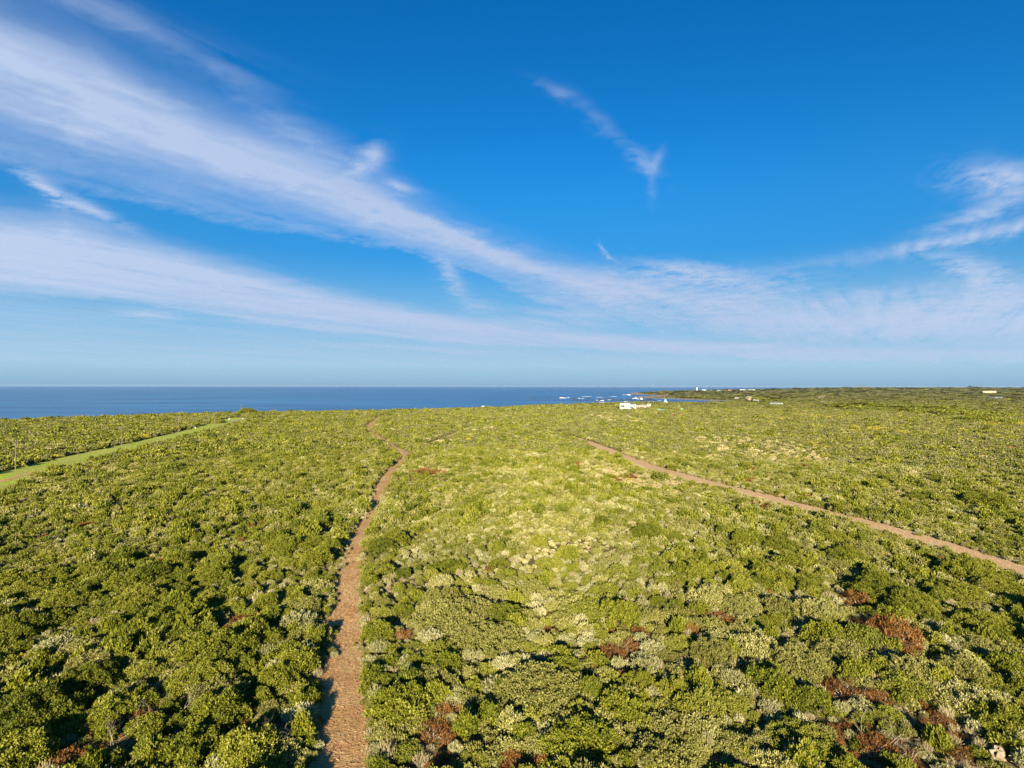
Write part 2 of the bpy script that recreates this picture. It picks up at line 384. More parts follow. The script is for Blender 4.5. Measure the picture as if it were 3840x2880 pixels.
n1 = t.noise(st.outputs[0], 20.0, 4, 0.7); n2 = t.noise(pos, 0.5, 4, 0.6); n3 = t.noise(pos, 2.2, 3, 0.6)
c = t.mix(t.maprange(n1, 0.36, 0.66), (0.23, 0.118, 0.046), (0.54, 0.36, 0.155))
c = t.mix(t.maprange(n2, 0.35, 0.7, 0.0, 0.7), c, (0.44, 0.195, 0.085))
c = t.mix(t.maprange(n3, 0.58, 0.75, 0.0, 0.6), c, (0.58, 0.43, 0.20))
n4 = t.noise(pos, 0.22, 3, 0.55)
c = t.mix(t.maprange(n4, 0.46, 0.62, 0.0, 0.45), c, (0.56, 0.41, 0.20))
principled(t, o, c, 0.95, 0.1, bump(t, n1, 0.5, 0.03))
PATH = m
m, t, o = material('sandy_path')
pos = t.new('ShaderNodeNewGeometry').outputs['Position']
n1 = t.noise(pos, 6.0, 5, 0.7); n2 = t.noise(pos, 0.3, 4, 0.6)
c = t.mix(t.maprange(n1, 0.35, 0.65), (0.36, 0.215, 0.10), (0.66, 0.47, 0.25))
c = t.mix(t.maprange(n2, 0.42, 0.62, 0.0, 0.7), c, (0.56, 0.34, 0.18))
principled(t, o, c, 0.95, 0.1, bump(t, n1, 0.5, 0.03))
SANDY = m
ribbon('dirt_path', LINES['main'], PATH, 0.05, 0.6, label='long reddish mown dirt path winding from the bottom to the sea')
ribbon('dirt_path', LINES['branch'], SANDY, 0.07, label='short dirt path forking off the long path towards the sea')
ribbon('dirt_path', LINES['east'], SANDY, 0.05, 0.7, label='straight dirt path running diagonally to the right edge')
ribbon('footpath', LINES['faint'], PATH, 0.06, 0.15, label='faint reddish footpath through the scrub between the two dirt paths')
m, t, o = material('mown_grass')
pos = t.new('ShaderNodeNewGeometry').outputs['Position']
n1 = t.noise(pos, 1.1, 6, 0.75); n2 = t.noise(pos, 0.12, 5, 0.65)
c = t.mix(t.maprange(n1, 0.36, 0.64), (0.20, 0.28, 0.02), (0.44, 0.51, 0.06))
c = t.mix(t.maprange(n2, 0.42, 0.6, 0.0, 0.75), c, (0.36, 0.32, 0.09))
principled(t, o, c, 0.9, 0.1, bump(t, n1, 1.0, 0.2))
ribbon('grass_strip', LINES['grass'], m, 0.05, 0.5, 9, label='bright green mown grass strip below the utility poles')
m, t, o = material('gravel_road')
pos = t.new('ShaderNodeNewGeometry').outputs['Position']
n1 = t.noise(pos, 2.0, 5, 0.7)
principled(t, o, t.mix(n1, (0.20, 0.18, 0.15), (0.36, 0.32, 0.26)), 0.95, 0.1, bump(t, n1, 0.6, 0.05))
ribbon('road', LINES['road'], m, 0.12, 0.3, label='grey gravel road end at the top of the grass strip')
ribbon('wheel_track', LINES['track'], PATH, 0.10, 0.3, label='bare sandy wheel track along the grass strip')

# ------------------------------------------------------------------ sea
m, t, o = material('sea_water')
pos = t.new('ShaderNodeNewGeometry').outputs['Position']
sw = t.new('ShaderNodeMapping'); t.put(sw.inputs[0], pos); sw.inputs['Scale'].default_value = (0.35, 1, 1); sw.inputs['Rotation'].default_value = (0, 0, R(14))
n1 = t.noise(sw.outputs[0], 0.035, 6, 0.62); n2 = t.noise(sw.outputs[0], 0.0022, 5, 0.6); n3 = t.noise(sw.outputs[0], 0.008, 4, 0.6)
c = t.mix(t.maprange(n2, 0.35, 0.65), (0.030, 0.150, 0.33), (0.055, 0.210, 0.40))
c = t.mix(t.maprange(n3, 0.40, 0.62, 0.0, 0.8), c, (0.022, 0.095, 0.22))
principled(t, o, c, 0.42, 0.35, bump(t, t.math('ADD', t.math('MULTIPLY', n1, 1.0), t.math('MULTIPLY', n3, 2.5)), 0.6, 1.4))
sa = np.radians(np.linspace(-180, 180, 361)); sr = np.concatenate([[0], np.exp(np.linspace(math.log(100), math.log(21500), 60))])
A_, D_ = np.meshgrid(sa, sr)
link('sea', mesh_np('sea', np.stack([np.sin(A_) * D_, np.cos(A_) * D_, np.full_like(A_, SEA)], -1).reshape(-1, 3), grid_faces(len(sr), len(sa)), (m,)), kind='structure', label='blue sea out to the horizon')

# surf: low irregular mounds of foam lying on the water
m, t, o = material('sea_foam')
n = t.noise(t.new('ShaderNodeNewGeometry').outputs['Position'], 0.5, 5, 0.6)
principled(t, o, t.mix(n, (0.72, 0.76, 0.80), (0.92, 0.93, 0.93)), 0.9, 0.2)
fv, ff = [], []
def foam(px, row, wpx, hgt, thick):
    p = at_z(px, row, SEA); k = p[1] / F
    L = wpx * k; n = 18; rr = np.random.default_rng(int(px * 7 + row))
    us = np.linspace(-1, 1, n); base = len(fv) and sum(len(a) for a in fv) or 0
    env = np.sqrt(np.clip(1 - us ** 2, 0, 1)) * (0.55 + 0.9 * rr.random(n)); mid = np.cumsum(rr.normal(0, thick * 0.25, n))
    rows = []
    for v in np.linspace(-1, 1, 5):
        hz = (1 - v * v) * hgt * env
        rows.append(np.stack([p[0] + us * L / 2, p[1] + mid + v * thick * env, SEA - 0.05 + hz], 1))
    fv.append(np.concatenate(rows)); ff.append(grid_faces(5, n) + base)
for a in [(1815, 1524, 22, 1.2, 14), (1830, 1525.5, 14, .9, 12), (1923, 1526, 12, 1.2, 10), (2110, 1493, 24, 2.2, 26), (2128, 1491, 8, 1.5, 14), (2170, 1494, 8, 1.2, 12), (2184, 1495, 5, 1.4, 12), (2240, 1502, 9, 1.4, 12), (2256, 1502.5, 15, 1.7, 14),
          (2357, 1482, 14, 3.2, 30), (2345, 1481, 22, 1.0, 20), (2377, 1495.5, 19, 2.0, 16), (2385, 1494, 8, 2.4, 10), (2402, 1497, 5, 4.0, 8), (2290, 1500, 24, .8, 10), (2325, 1509, 20, 1.3, 8), (2345, 1508, 28, 1.4, 10), (2370, 1513, 12, 1.0, 8), (2440, 1506, 40, .8, 6), (2250, 1490, 30, .7, 10), (2480, 1503, 30, .6, 5), (2200, 1487, 40, .7, 14), (2255, 1508, 26, .7, 7), (2300, 1487, 30, .6, 12)]:
    foam(*a)
link('surf', mesh_np('surf', np.concatenate(fv), np.concatenate(ff), (m,), True), kind='stuff', label='white surf breaking on the reef off the headland', category='surf')
# reef and shore rocks
m, t, o = material('shore_rock')
n = t.noise(t.new('ShaderNodeNewGeometry').outputs['Position'], 0.3, 6, 0.65)
principled(t, o, t.mix(n, (0.09, 0.06, 0.042), (0.24, 0.16, 0.11)), 0.9, 0.2)
m2, t, o = material('wet_reef_rock')
n = t.noise(t.new('ShaderNodeNewGeometry').outputs['Position'], 0.3, 6, 0.65)
principled(t, o, t.mix(n, (0.015, 0.018, 0.022), (0.06, 0.055, 0.05)), 0.5, 0.4)
def rock_np(rr, sx, sy, sz, sub=2):
    bm = bmesh.new(); bmesh.ops.create_icosphere(bm, subdivisions=sub, radius=1)
    v = np.array([w.co[:] for w in bm.verts]); f = np.array([[w.index for w in q.verts] for q in bm.faces]); bm.free()
    for _ in range(5):
        nrm = rr.normal(0, 1, 3); nrm /= np.linalg.norm(nrm); dd = v @ nrm; lim = rr.uniform(0.55, 0.85)
        v = v - np.clip(dd - lim, 0, None)[:, None] * nrm[None] * 0.9
    v = v * (1 + 0.14 * rr.normal(0, 1, (len(v), 1)))
    return v * np.array((sx, sy, sz)), f
def rock_field(name, spots, mat, label):
    V, Fc, b = [], [], 0; rr = np.random.default_rng(77)
    for x, y, z, s in spots:
        v, f = rock_np(rr, s * rr.uniform(.8, 1.6), s * rr.uniform(.8, 1.6), s * rr.uniform(.3, .7), 1)
        V.append(v + np.array((x, y, z))); Fc.append(f + b); b += len(v)
    link(name, mesh_np(name, np.concatenate(V), np.concatenate(Fc), (mat,)), kind='stuff', label=label, category='rocks')
rr = np.random.default_rng(3); sp = []
for (ax, ay), (bx, by), n in [((520, 1370), (400, 1800), 90), ((400, 1800), (590, 2190), 110), ((545, 2480), (640, 3000), 160), ((590, 2190), (545, 2480), 80)]:
    for _ in range(n):
        k = rr.random(); x = ax + (bx - ax) * k + rr.normal(0, 12); y = ay + (by - ay) * k + rr.normal(0, 14)
        sp.append((x, y, max(float(ground(x, y)), SEA - 0.3), rr.uniform(1.2, 4.5)))
rock_field('shore_rocks', sp, m, 'reddish brown rocks along the headland shore')
sp = []
for px, row, n, spr in [(2100, 1492, 26, 60), (2180, 1494, 26, 70), (2260, 1500, 30, 60), (2330, 1503, 26, 50), (2420, 1498, 24, 45), (2340, 1509, 20, 25), (2470, 1505, 22, 30), (2350, 1481, 18, 50), (1935, 1526, 10, 14)]:
    p = at_z(px, row, SEA)
    for _ in range(n):
        sp.append((p[0] + rr.normal(0, spr), p[1] + rr.normal(0, spr * .8), SEA - 0.2, rr.uniform(1.5, 5.0)))
rock_field('reef_rocks', sp, m2, 'dark wet reef rocks awash off the headland')

# ------------------------------------------------------------------ foliage materials
def leaf_mat(name, stops, transl=0.14, rough=0.6, spec=0.25):
    """stops: colours picked by leaf (vertex attribute) and by plant (object random)"""
    m, t, o = material(name)
    sh = t.new('ShaderNodeAttribute', attribute_name='shade').outputs['Fac']
    rnd = t.new('ShaderNodeObjectInfo').outputs['Random']
    n = t.noise(t.new('ShaderNodeNewGeometry').outputs['Position'], 0.11, 3, 0.6)
    f = t.math('ADD', t.math('MULTIPLY', sh, 0.58), t.math('MULTIPLY', rnd, 0.27))
    f = t.math('ADD', f, t.maprange(n, 0.3, 0.7, -0.04, 0.22), clamp=True)
    c = t.ramp(f, [(i / (len(stops) - 1), s) for i, s in enumerate(stops)])
    p = t.new('ShaderNodeBsdfPrincipled'); t.l.new(c, p.inputs['Base Color']); p.inputs['Roughness'].default_value = rough; p.inputs['Specular IOR Level'].default_value = spec
    tl = t.new('ShaderNodeBsdfTranslucent'); t.l.new(t.mix(1.0, c, (1.15, 1.15, 0.6), 'MULTIPLY'), tl.inputs[0])
    mx = t.new('ShaderNodeMixShader'); mx.inputs[0].default_value = transl
    t.l.new(p.outputs[0], mx.inputs[1]); t.l.new(tl.outputs[0], mx.inputs[2]); t.l.new(mx.outputs[0], o.inputs[0])
    return m
LEAF = {
    'evergreen': leaf_mat('evergreen_leaf', [(0.026, 0.037, 0.003), (0.088, 0.107, 0.007), (0.185, 0.190, 0.013), (0.360, 0.345, 0.075)]),
    'olive': leaf_mat('olive_leaf', [(0.055, 0.062, 0.010), (0.145, 0.146, 0.028), (0.270, 0.255, 0.068), (0.560, 0.520, 0.260)]),
    'heath': leaf_mat('olive_leaf_hazed', [(0.060, 0.070, 0.014), (0.135, 0.138, 0.034), (0.270, 0.250, 0.095)]),  # same olive plants, dulled in colour in place of distance haze
    'grey_hazed': leaf_mat('grey_leaf_hazed', [(0.085, 0.092, 0.030), (0.180, 0.180, 0.070), (0.330, 0.310, 0.155)]),  # same grey plants, haze put into the muted leaf colour
    'lime': leaf_mat('lime_leaf', [(0.055, 0.076, 0.006), (0.135, 0.152, 0.014), (0.225, 0.222, 0.030), (0.400, 0.375, 0.110)]),
    'grey': leaf_mat('grey_green_leaf', [(0.085, 0.095, 0.025), (0.230, 0.230, 0.082), (0.400, 0.380, 0.180), (0.600, 0.560, 0.330)]),
    'straw': leaf_mat('dry_straw', [(0.190, 0.150, 0.060), (0.390, 0.320, 0.150), (0.580, 0.510, 0.300)], 0.12),
    'rust': leaf_mat('rust_leaf', [(0.10, 0.095, 0.020), (0.060, 0.028, 0.008), (0.175, 0.072, 0.015), (0.260, 0.125, 0.032), (0.340, 0.260, 0.130)], 0.12),
    'yellow': leaf_mat('yellow_flower', [(0.140, 0.150, 0.022), (0.330, 0.270, 0.020), (0.520, 0.390, 0.020)]),
}
TWIG = simple_mat('pale_twig', (0.30, 0.245, 0.17), 0.85, 0.15, 0.3, 3)
BARK = simple_mat('brown_bark', (0.13, 0.09, 0.055), 0.9, 0.15, 0.3, 4)

# ------------------------------------------------------------------ shrub shapes (unit radius, built once and shared)
def unit(v): return v / (np.linalg.norm(v, axis=-1, keepdims=True) + 1e-9)
def leaves_np(base, dirs, ln, wd, rr):
    n = len(base); d = unit(dirs); side = unit(np.cross(d, unit(rr.normal(0, 1, (n, 3)))))
    ln = ln * rr.uniform(0.6, 1.35, (n, 1)); wd = wd * rr.uniform(0.65, 1.3, (n, 1))
    mid = base + d * ln * 0.55
    bend = np.cross(d, side) * ln * rr.uniform(-0.25, 0.25, (n, 1))
    V = np.stack([base, mid - side * wd + bend * .4, base + d * ln + bend, mid + side * wd + bend * .4], 1).reshape(-1, 3)
    return V, np.arange(4 * n).reshape(-1, 4)
def tubes_np(segs, k=4):
    """segs: list of (points, radii); open tapered tubes"""
    V, Fc, b = [], [], 0
    for pts, rad in segs:
        pts = np.asarray(pts, float); n = len(pts)
        d = unit(np.gradient(pts, axis=0)); ref = np.where(np.abs(d[:, 2:3]) > 0.9, np.array([[1., 0, 0]]), np.array([[0, 0, 1.]]))
        a = unit(np.cross(d, ref)); c = np.cross(d, a)
        an = np.arange(k) * 2 * np.pi / k
        ring = pts[:, None] + np.asarray(rad)[:, None, None] * (a[:, None] * np.cos(an)[None, :, None] + c[:, None] * np.sin(an)[None, :, None])
        V.append(ring.reshape(-1, 3))
        i = np.arange(n - 1)[:, None] * k + np.arange(k)[None]; j = np.arange(n - 1)[:, None] * k + (np.arange(k)[None] + 1) % k
        Fc.append(np.stack([i, j, j + k, i + k], -1).reshape(-1, 4) + b); b += n * k
    return np.concatenate(V), np.concatenate(Fc)
def shrub_np(rr, n_lobe, lobe_r, height, n_sprig, n_leaf, ln, wd, spread=0.8, up=0.3, fill=0.25, squash=1.0):
    """lobed dome: sprigs of leaves over the outer skin of many overlapping lobes and some inside"""
    ga_ = np.pi * (3 - np.sqrt(5)); k = np.arange(n_lobe)
    rho = np.sqrt((k + 0.5) / n_lobe) * (1 - lobe_r * 0.75); th = k * ga_ + rr.uniform(0, 6)
    lr = lobe_r * rr.uniform(0.45, 1.45, n_lobe)
    cz = np.maximum(height * np.sqrt(np.clip(1 - rho ** 2, 0, 1)) * rr.uniform(0.68, 1.18, n_lobe) - lr * 0.85, lr * 0.35)
    c = np.stack([rho * np.cos(th) + rr.normal(0, .05, n_lobe), rho * np.sin(th) + rr.normal(0, .05, n_lobe), cz], 1)
    P, N = [], []; got = 0
    while got < n_sprig:
        i = rr.choice(n_lobe, n_sprig * 2, p=lr ** 2 / (lr ** 2).sum()); nn = unit(rr.normal(0, 1, (len(i), 3))); nn[:, 2] = np.where(nn[:, 2] < -0.35, -nn[:, 2], nn[:, 2])
        rad = lr[i] * np.where(rr.random(len(i)) < fill, rr.uniform(0.45, 0.9, len(i)), 1.0)
        p = c[i] + nn * rad[:, None] * np.array((1, 1, squash))
        dd = np.linalg.norm(p[:, None] - c[None], axis=2) / lr[None]; dd[np.arange(len(i)), i] = 9
        ok = (dd.min(1) > 0.86) & (p[:, 2] > 0.02)
        P.append(p[ok]); N.append(nn[ok]); got += ok.sum()
    P, N = np.concatenate(P)[:n_sprig], np.concatenate(N)[:n_sprig]
    base = np.repeat(P, n_leaf, 0); nn = np.repeat(N, n_leaf, 0)
    base = base - nn * ln * 0.4 + rr.normal(0, ln * 0.42, base.shape)
    dirs = nn + np.array((0, 0, up)) + rr.normal(0, spread, base.shape)
    V, Fc = leaves_np(base, dirs, ln, wd, rr)
    shade = np.clip(np.repeat(rr.random(n_sprig), n_leaf) * 0.65 + rr.random(len(base)) * 0.35, 0, 1)
    V[:, 2] = np.maximum(V[:, 2], 0.0)
    return V, Fc, np.repeat(shade, 4), c
def spray_np(rr, n_stem, height, n_leaf, ln, wd, lean=0.7):
    """upright twiggy plant: stems fan out from the base and end in tufts"""
    th = rr.uniform(0, 2 * np.pi, n_stem); rho = np.sqrt(rr.random(n_stem))
    tip = np.stack([rho * np.cos(th) * 0.9, rho * np.sin(th) * 0.9, height * np.sqrt(1 - 0.6 * rho ** 2) * rr.uniform(0.7, 1.1, n_stem)], 1)
    foot = np.stack([rho * np.cos(th), rho * np.sin(th), rho * 0], 1) * 0.25
    d = unit(tip - foot)
    base = np.repeat(tip, n_leaf, 0) - np.repeat(d, n_leaf, 0) * (rr.random((n_stem * n_leaf, 1)) * 0.28)
    dirs = np.repeat(d, n_leaf, 0) + rr.normal(0, lean, base.shape) + np.array((0, 0, .15))
    V, Fc = leaves_np(base, dirs, ln, wd, rr)
    shade = np.repeat(np.repeat(rr.random(n_stem), n_leaf) * 0.6 + rr.random(len(base)) * 0.4, 4)
    V[:, 2] = np.maximum(V[:, 2], 0.0)
    stems = [(np.stack([f, f + (q - f) * 0.5 + rr.normal(0, .05, 3), q]), (0.018, 0.013, 0.006)) for f, q in zip(foot, tip)]
    return V, Fc, shade, stems
def branch_np(rr, p, d, ln, rad, depth, out):
    pts = [p]; n = 4
    for _ in range(n):
        d = unit(d + rr.normal(0, 0.22, 3) + np.array((0, 0, .06))); p = p + d * ln / n; pts.append(p)
    out.append((np.array(pts), np.linspace(rad, rad * 0.55, n + 1)))
    if depth:
        for _ in range(rr.integers(2, 4)):
            q = pts[rr.integers(2, n + 1)]
            branch_np(rr, q, unit(d + rr.normal(0, 0.75, 3)), ln * rr.uniform(.5, .8), rad * 0.5, depth - 1, out)
def stems_mesh(name, centres, rr, mat, n=6):
    seg = []
    for i in rr.choice(len(centres), min(n, len(centres)), replace=False):
        q = centres[i]; f = np.array((q[0] * .15, q[1] * .15, -0.05)); midp = f + (q - f) * .5 + rr.normal(0, .05, 3)
        seg.append((np.stack([f, midp, q]), (0.045, 0.032, 0.015)))
    v, f = tubes_np(seg, 5); return mesh_np(name, v, f, (mat,), True)

FORMS = {}          # (kind, size) -> list of (foliage mesh, stem mesh)
def add_forms():
    dims = {  # kind: lobes, lobe radius, height by size  (big ~3 m radius, mid ~1.4 m, small ~0.7 m)
        'evergreen': dict(big=(60, 0.19, 0.62, 2300, 9, .044, .013), mid=(26, 0.28, 0.78, 850, 9, .080, .024), small=(12, 0.38, 0.9, 210, 8, .17, .048)),
        'olive': dict(big=(95, 0.14, 0.50, 2300, 8, .045, .013), mid=(36, 0.22, 0.62, 850, 8, .085, .022), small=(15, 0.32, 0.8, 200, 8, .175, .046)),
        'lime': dict(big=(60, 0.19, 0.46, 2300, 9, .040, .012), mid=(28, 0.26, 0.60, 850, 9, .075, .022), small=(13, 0.35, 0.75, 210, 8, .16, .044)),
        'yellow': dict(mid=(16, 0.34, 0.65, 480, 8, .11, .03), small=(8, 0.45, 0.75, 170, 8, .21, .06)),
        'rust': dict(mid=(22, 0.22, 0.50, 230, 7, .11, .017), small=(9, 0.36, 0.55, 80, 7, .22, .035)),
    }
    for kind, sizes in dims.items():
        for size, a in sizes.items():
            lst = []
            for v in range({'big': 3, 'mid': 3, 'small': 3}[size]):
                rr = np.random.default_rng(hash((kind, size, v)) % 1000 if False else (len(kind) * 97 + ord(kind[0]) * 13 + ord(size[0]) * 5 + v * 31))
                V, Fc, sh, c = shrub_np(rr, *a, spread=0.85 if kind != 'lime' else 0.7, up=0.55)
                fm = mesh_np(f'{kind}_foliage', V, Fc, (LEAF[kind],), attrs={'shade': ('POINT', sh)})
                lst.append((fm, stems_mesh(f'{kind}_stems', c, rr, TWIG if kind == 'rust' else BARK, 22 if kind == 'rust' else 6)))
            FORMS[kind, size] = lst
    for kind in ('grey', 'straw'):
        for size, a in dict(mid=(300, .72, 12, .13, .020), small=(90, .85, 11, .24, .036)).items():
            lst = []
            for v in range(3):
                rr = np.random.default_rng(500 + ord(kind[0]) + ord(size[0]) + v * 7)
                n, h, nl, ln, wd = a
                if kind == 'straw': nl, wd, ln = nl - 4, wd * .6, ln * 1.3
                V, Fc, sh, st = spray_np(rr, n, h, nl, ln, wd, 0.75 if kind == 'grey' else 0.45)
                fm = mesh_np(f'{kind}_foliage', V, Fc, (LEAF[kind],), attrs={'shade': ('POINT', sh)})
                v_, f_ = tubes_np(st[:60], 3)
                lst.append((fm, mesh_np(f'{kind}_stems', v_, f_, (TWIG,))))
            FORMS[kind, size] = lst
add_forms()
def low_form(kind, rr, n_sprig, n_leaf, ln, wd, swap=None):
    if kind in ('grey', 'straw'):
        V, Fc, sh, _ = spray_np(rr, n_sprig, 0.65, n_leaf, ln, wd * .8, .7)
    else:
        V, Fc, sh, _ = shrub_np(rr, 8, 0.42, 0.7, n_sprig, n_leaf, ln, wd, 0.8, 0.4)
    return mesh_np(f'{kind}_far_foliage', V, Fc, (LEAF[(swap or {}).get(kind, kind)],), attrs={'shade': ('POINT', sh)})

def with_stems(kind, v):
    """foliage and its bare twigs in one mesh, for the scrub that is laid in bulk"""
    fm, sm = FORMS[kind, 'small'][v]
    def arr(me):
        co = np.empty(len(me.vertices) * 3, np.float32); me.vertices.foreach_get('co', co); lp = np.empty(len(me.loops), np.int32); me.loops.foreach_get('vertex_index', lp); return co.reshape(-1, 3), lp.reshape(-1, 4)
    (v1, f1), (v2, f2) = arr(fm), arr(sm); sh = np.empty(len(v1), np.float32); fm.attributes['shade'].data.foreach_get('value', sh)
    if kind == 'straw': f1 = f1[::3]
    v2 = v2 * np.array((1.12, 1.12, 1.18))
    return mesh_np(f'{kind}_twiggy', np.concatenate([v1, v2]), np.concatenate([f1, f2 + len(v1)]), (LEAF[kind], TWIG), face_mat=np.concatenate([np.zeros(len(f1)), np.ones(len(f2))]), attrs={'shade': ('POINT', np.concatenate([sh, np.zeros(len(v2))]))})
# ------------------------------------------------------------------ scatter of the uncountable low scrub (one object per depth, geometry nodes)
KINDS7 = ['evergreen', 'olive', 'lime', 'grey', 'straw', 'rust', 'yellow']
def form_collection(name, meshes):
    c = bpy.data.collections.new(name)
    for i, me in enumerate(meshes):
        o = bpy.data.objects.new(f'{name}_form_{i:02d}', me); c.objects.link(o)
    return c
def scatter(name, pts, rotz, scl, idx, coll, **props):
    me = bpy.data.meshes.new(name); me.vertices.add(len(pts)); me.vertices.foreach_set('co', np.asarray(pts, np.float32).ravel())
    a = me.attributes.new('scl', 'FLOAT_VECTOR', 'POINT'); a.data.foreach_set('vector', np.asarray(scl, np.float32).ravel())
    rot = np.zeros((len(pts), 3), np.float32); rot[:, 2] = rotz
    rot[:, 0] = RNG.normal(0, .10, len(pts)); rot[:, 1] = RNG.normal(0, .10, len(pts))
    a = me.attributes.new('rot', 'FLOAT_VECTOR', 'POINT'); a.data.foreach_set('vector', rot.ravel())
    a = me.attributes.new('form', 'INT', 'POINT'); a.data.foreach_set('value', np.asarray(idx, np.int32))
    ob = link(name, me, **props)
    g = bpy.data.node_groups.new(name, 'GeometryNodeTree')
    g.interface.new_socket('Geometry', in_out='INPUT', socket_type='NodeSocketGeometry'); g.interface.new_socket('Geometry', in_out='OUTPUT', socket_type='NodeSocketGeometry')
    n = g.nodes; gi = n.new('NodeGroupInput'); go = n.new('NodeGroupOutput')
    iop = n.new('GeometryNodeInstanceOnPoints'); ci = n.new('GeometryNodeCollectionInfo')
    ci.inputs['Collection'].default_value = coll; ci.inputs['Separate Children'].default_value = True; ci.inputs['Reset Children'].default_value = True
    def attr(nm, typ):
        q = n.new('GeometryNodeInputNamedAttribute'); q.data_type = typ; q.inputs['Name'].default_value = nm; return q.outputs['Attribute']
    g.links.new(gi.outputs[0], iop.inputs['Points']); g.links.new(ci.outputs[0], iop.inputs['Instance']); iop.inputs['Pick Instance'].default_value = True
    g.links.new(attr('form', 'INT'), iop.inputs['Instance Index']); g.links.new(attr('rot', 'FLOAT_VECTOR'), iop.inputs['Rotation']); g.links.new(attr('scl', 'FLOAT_VECTOR'), iop.inputs['Scale'])
    g.links.new(iop.outputs[0], go.inputs[0])
    md = ob.modifiers.new('scatter', 'NODES'); md.node_group = g
    return ob
def polar_points(r0, r1, t0, t1, spacing):
    """jittered points over a sector seen by the drone; spacing may grow with distance"""
    out = []; r = r0
    while r < r1:
        s = spacing(r); w = r * (t1 - t0) / s; n = max(int(w), 1)
        th = t0 + (np.arange(n) + RNG.uniform(0, 1, n)) * (t1 - t0) / n
        rad = r + RNG.uniform(0, s, n)
        out.append(np.stack([np.sin(th) * rad, np.cos(th) * rad], 1)); r += s
    return np.concatenate(out)
RUST_AT = [(3216, 2251, 2.2), (3345, 2386, 4.2), (3205, 2599, 4.6), (3300, 2800, 3.5), (2729, 2324, 2.0), (3490, 2480, 1.6), (2640, 2290, 2.5), (2300, 2480, 3.0), (2060, 2330, 1.6), (2280, 2440, 2.6), (2420, 2500, 2.0), (1690, 2780, 2.0), (1930, 2840, 2.4),
           (900, 2330, 2.0), (830, 2360, 1.4), (520, 2690, 1.6), (240, 2820, 2.0), (960, 2740, 2.2), (700, 2400, 1.4), (640, 2090, 2.2), (860, 1900, 2.2), (960, 1960, 2.4), (120, 2010, 2.2), (320, 1960, 2.0), (1620, 1770, 4.0), (2310, 1790, 3.5), (2360, 1785, 3.0), (2850, 1890, 2.6), (2150, 1745, 3.0), (2790, 1800, 3.0), (2370, 2360, 2.2), (2540, 2330, 2.0), (3560, 2740, 2.6), (3600, 2790, 2.0)]
RUST_XY = [(*hit(px, row, 0.5)[:2], r) for px, row, r in RUST_AT]
STRAW_AT = [(3480, 2640, 4.5), (3560, 2760, 3.5), (2480, 1800, 6.0), (2200, 1745, 5.0), (2830, 2500, 2.6), (3000, 2470, 4.0), (700, 1930, 4.0), (560, 2660, 2.5), (690, 2640, 2.2), (980, 2760, 2.6), (2260, 1765, 7), (2750, 1675, 16), (2880, 1675, 18), (1650, 1660, 8), (2300, 1568, 22), (1560, 2790, 2.0), (1480, 2180, 2.6), (2420, 1800, 7)]
STRAW_XY = [(*hit(px, row, 0.5)[:2], r) for px, row, r in STRAW_AT]
YEL_AT = [(530, 1637, 5), (3060, 1558, 10), (3100, 1565, 8), (3310, 1610, 10), (3195, 1612, 5), (3600, 1575, 8), (3750, 1585, 9), (3095, 1672, 4), (3720, 1590, 6), (2400, 1543, 5), (2452, 1543, 5), (180, 1710, 4), (215, 1712, 3), (1765, 1645, 3), (3350, 1560, 6), (2930, 1568, 7), (3050, 1660, 3)]
YEL_XY = [(*hit(px, row, 0.8)[:2], r) for px, row, r in YEL_AT]
DARK_AT = [(3190, 1525, 16), (3260, 1522, 20), (3340, 1525, 26), (3420, 1528, 26), (3480, 1532, 20), (3560, 1550, 22), (3640, 1552, 18), (3250, 1534, 14), (3700, 1580, 10), (2860, 1497, 22), (2890, 1502, 18), (2590, 1490, 26)]
DARK_XY = [(*hit(px, row, 1.0)[:2], r) for px, row, r in DARK_AT]
def near_any(x, y, spots, soft=1.0):
    v = np.zeros(len(x))
    for a, b, r in spots: v = np.maximum(v, 1 - sstep(0.5, 1.0, np.hypot(x - a, (y - b) * (0.7 if r < 7 else 0.35)) / (r * soft)))
    return v
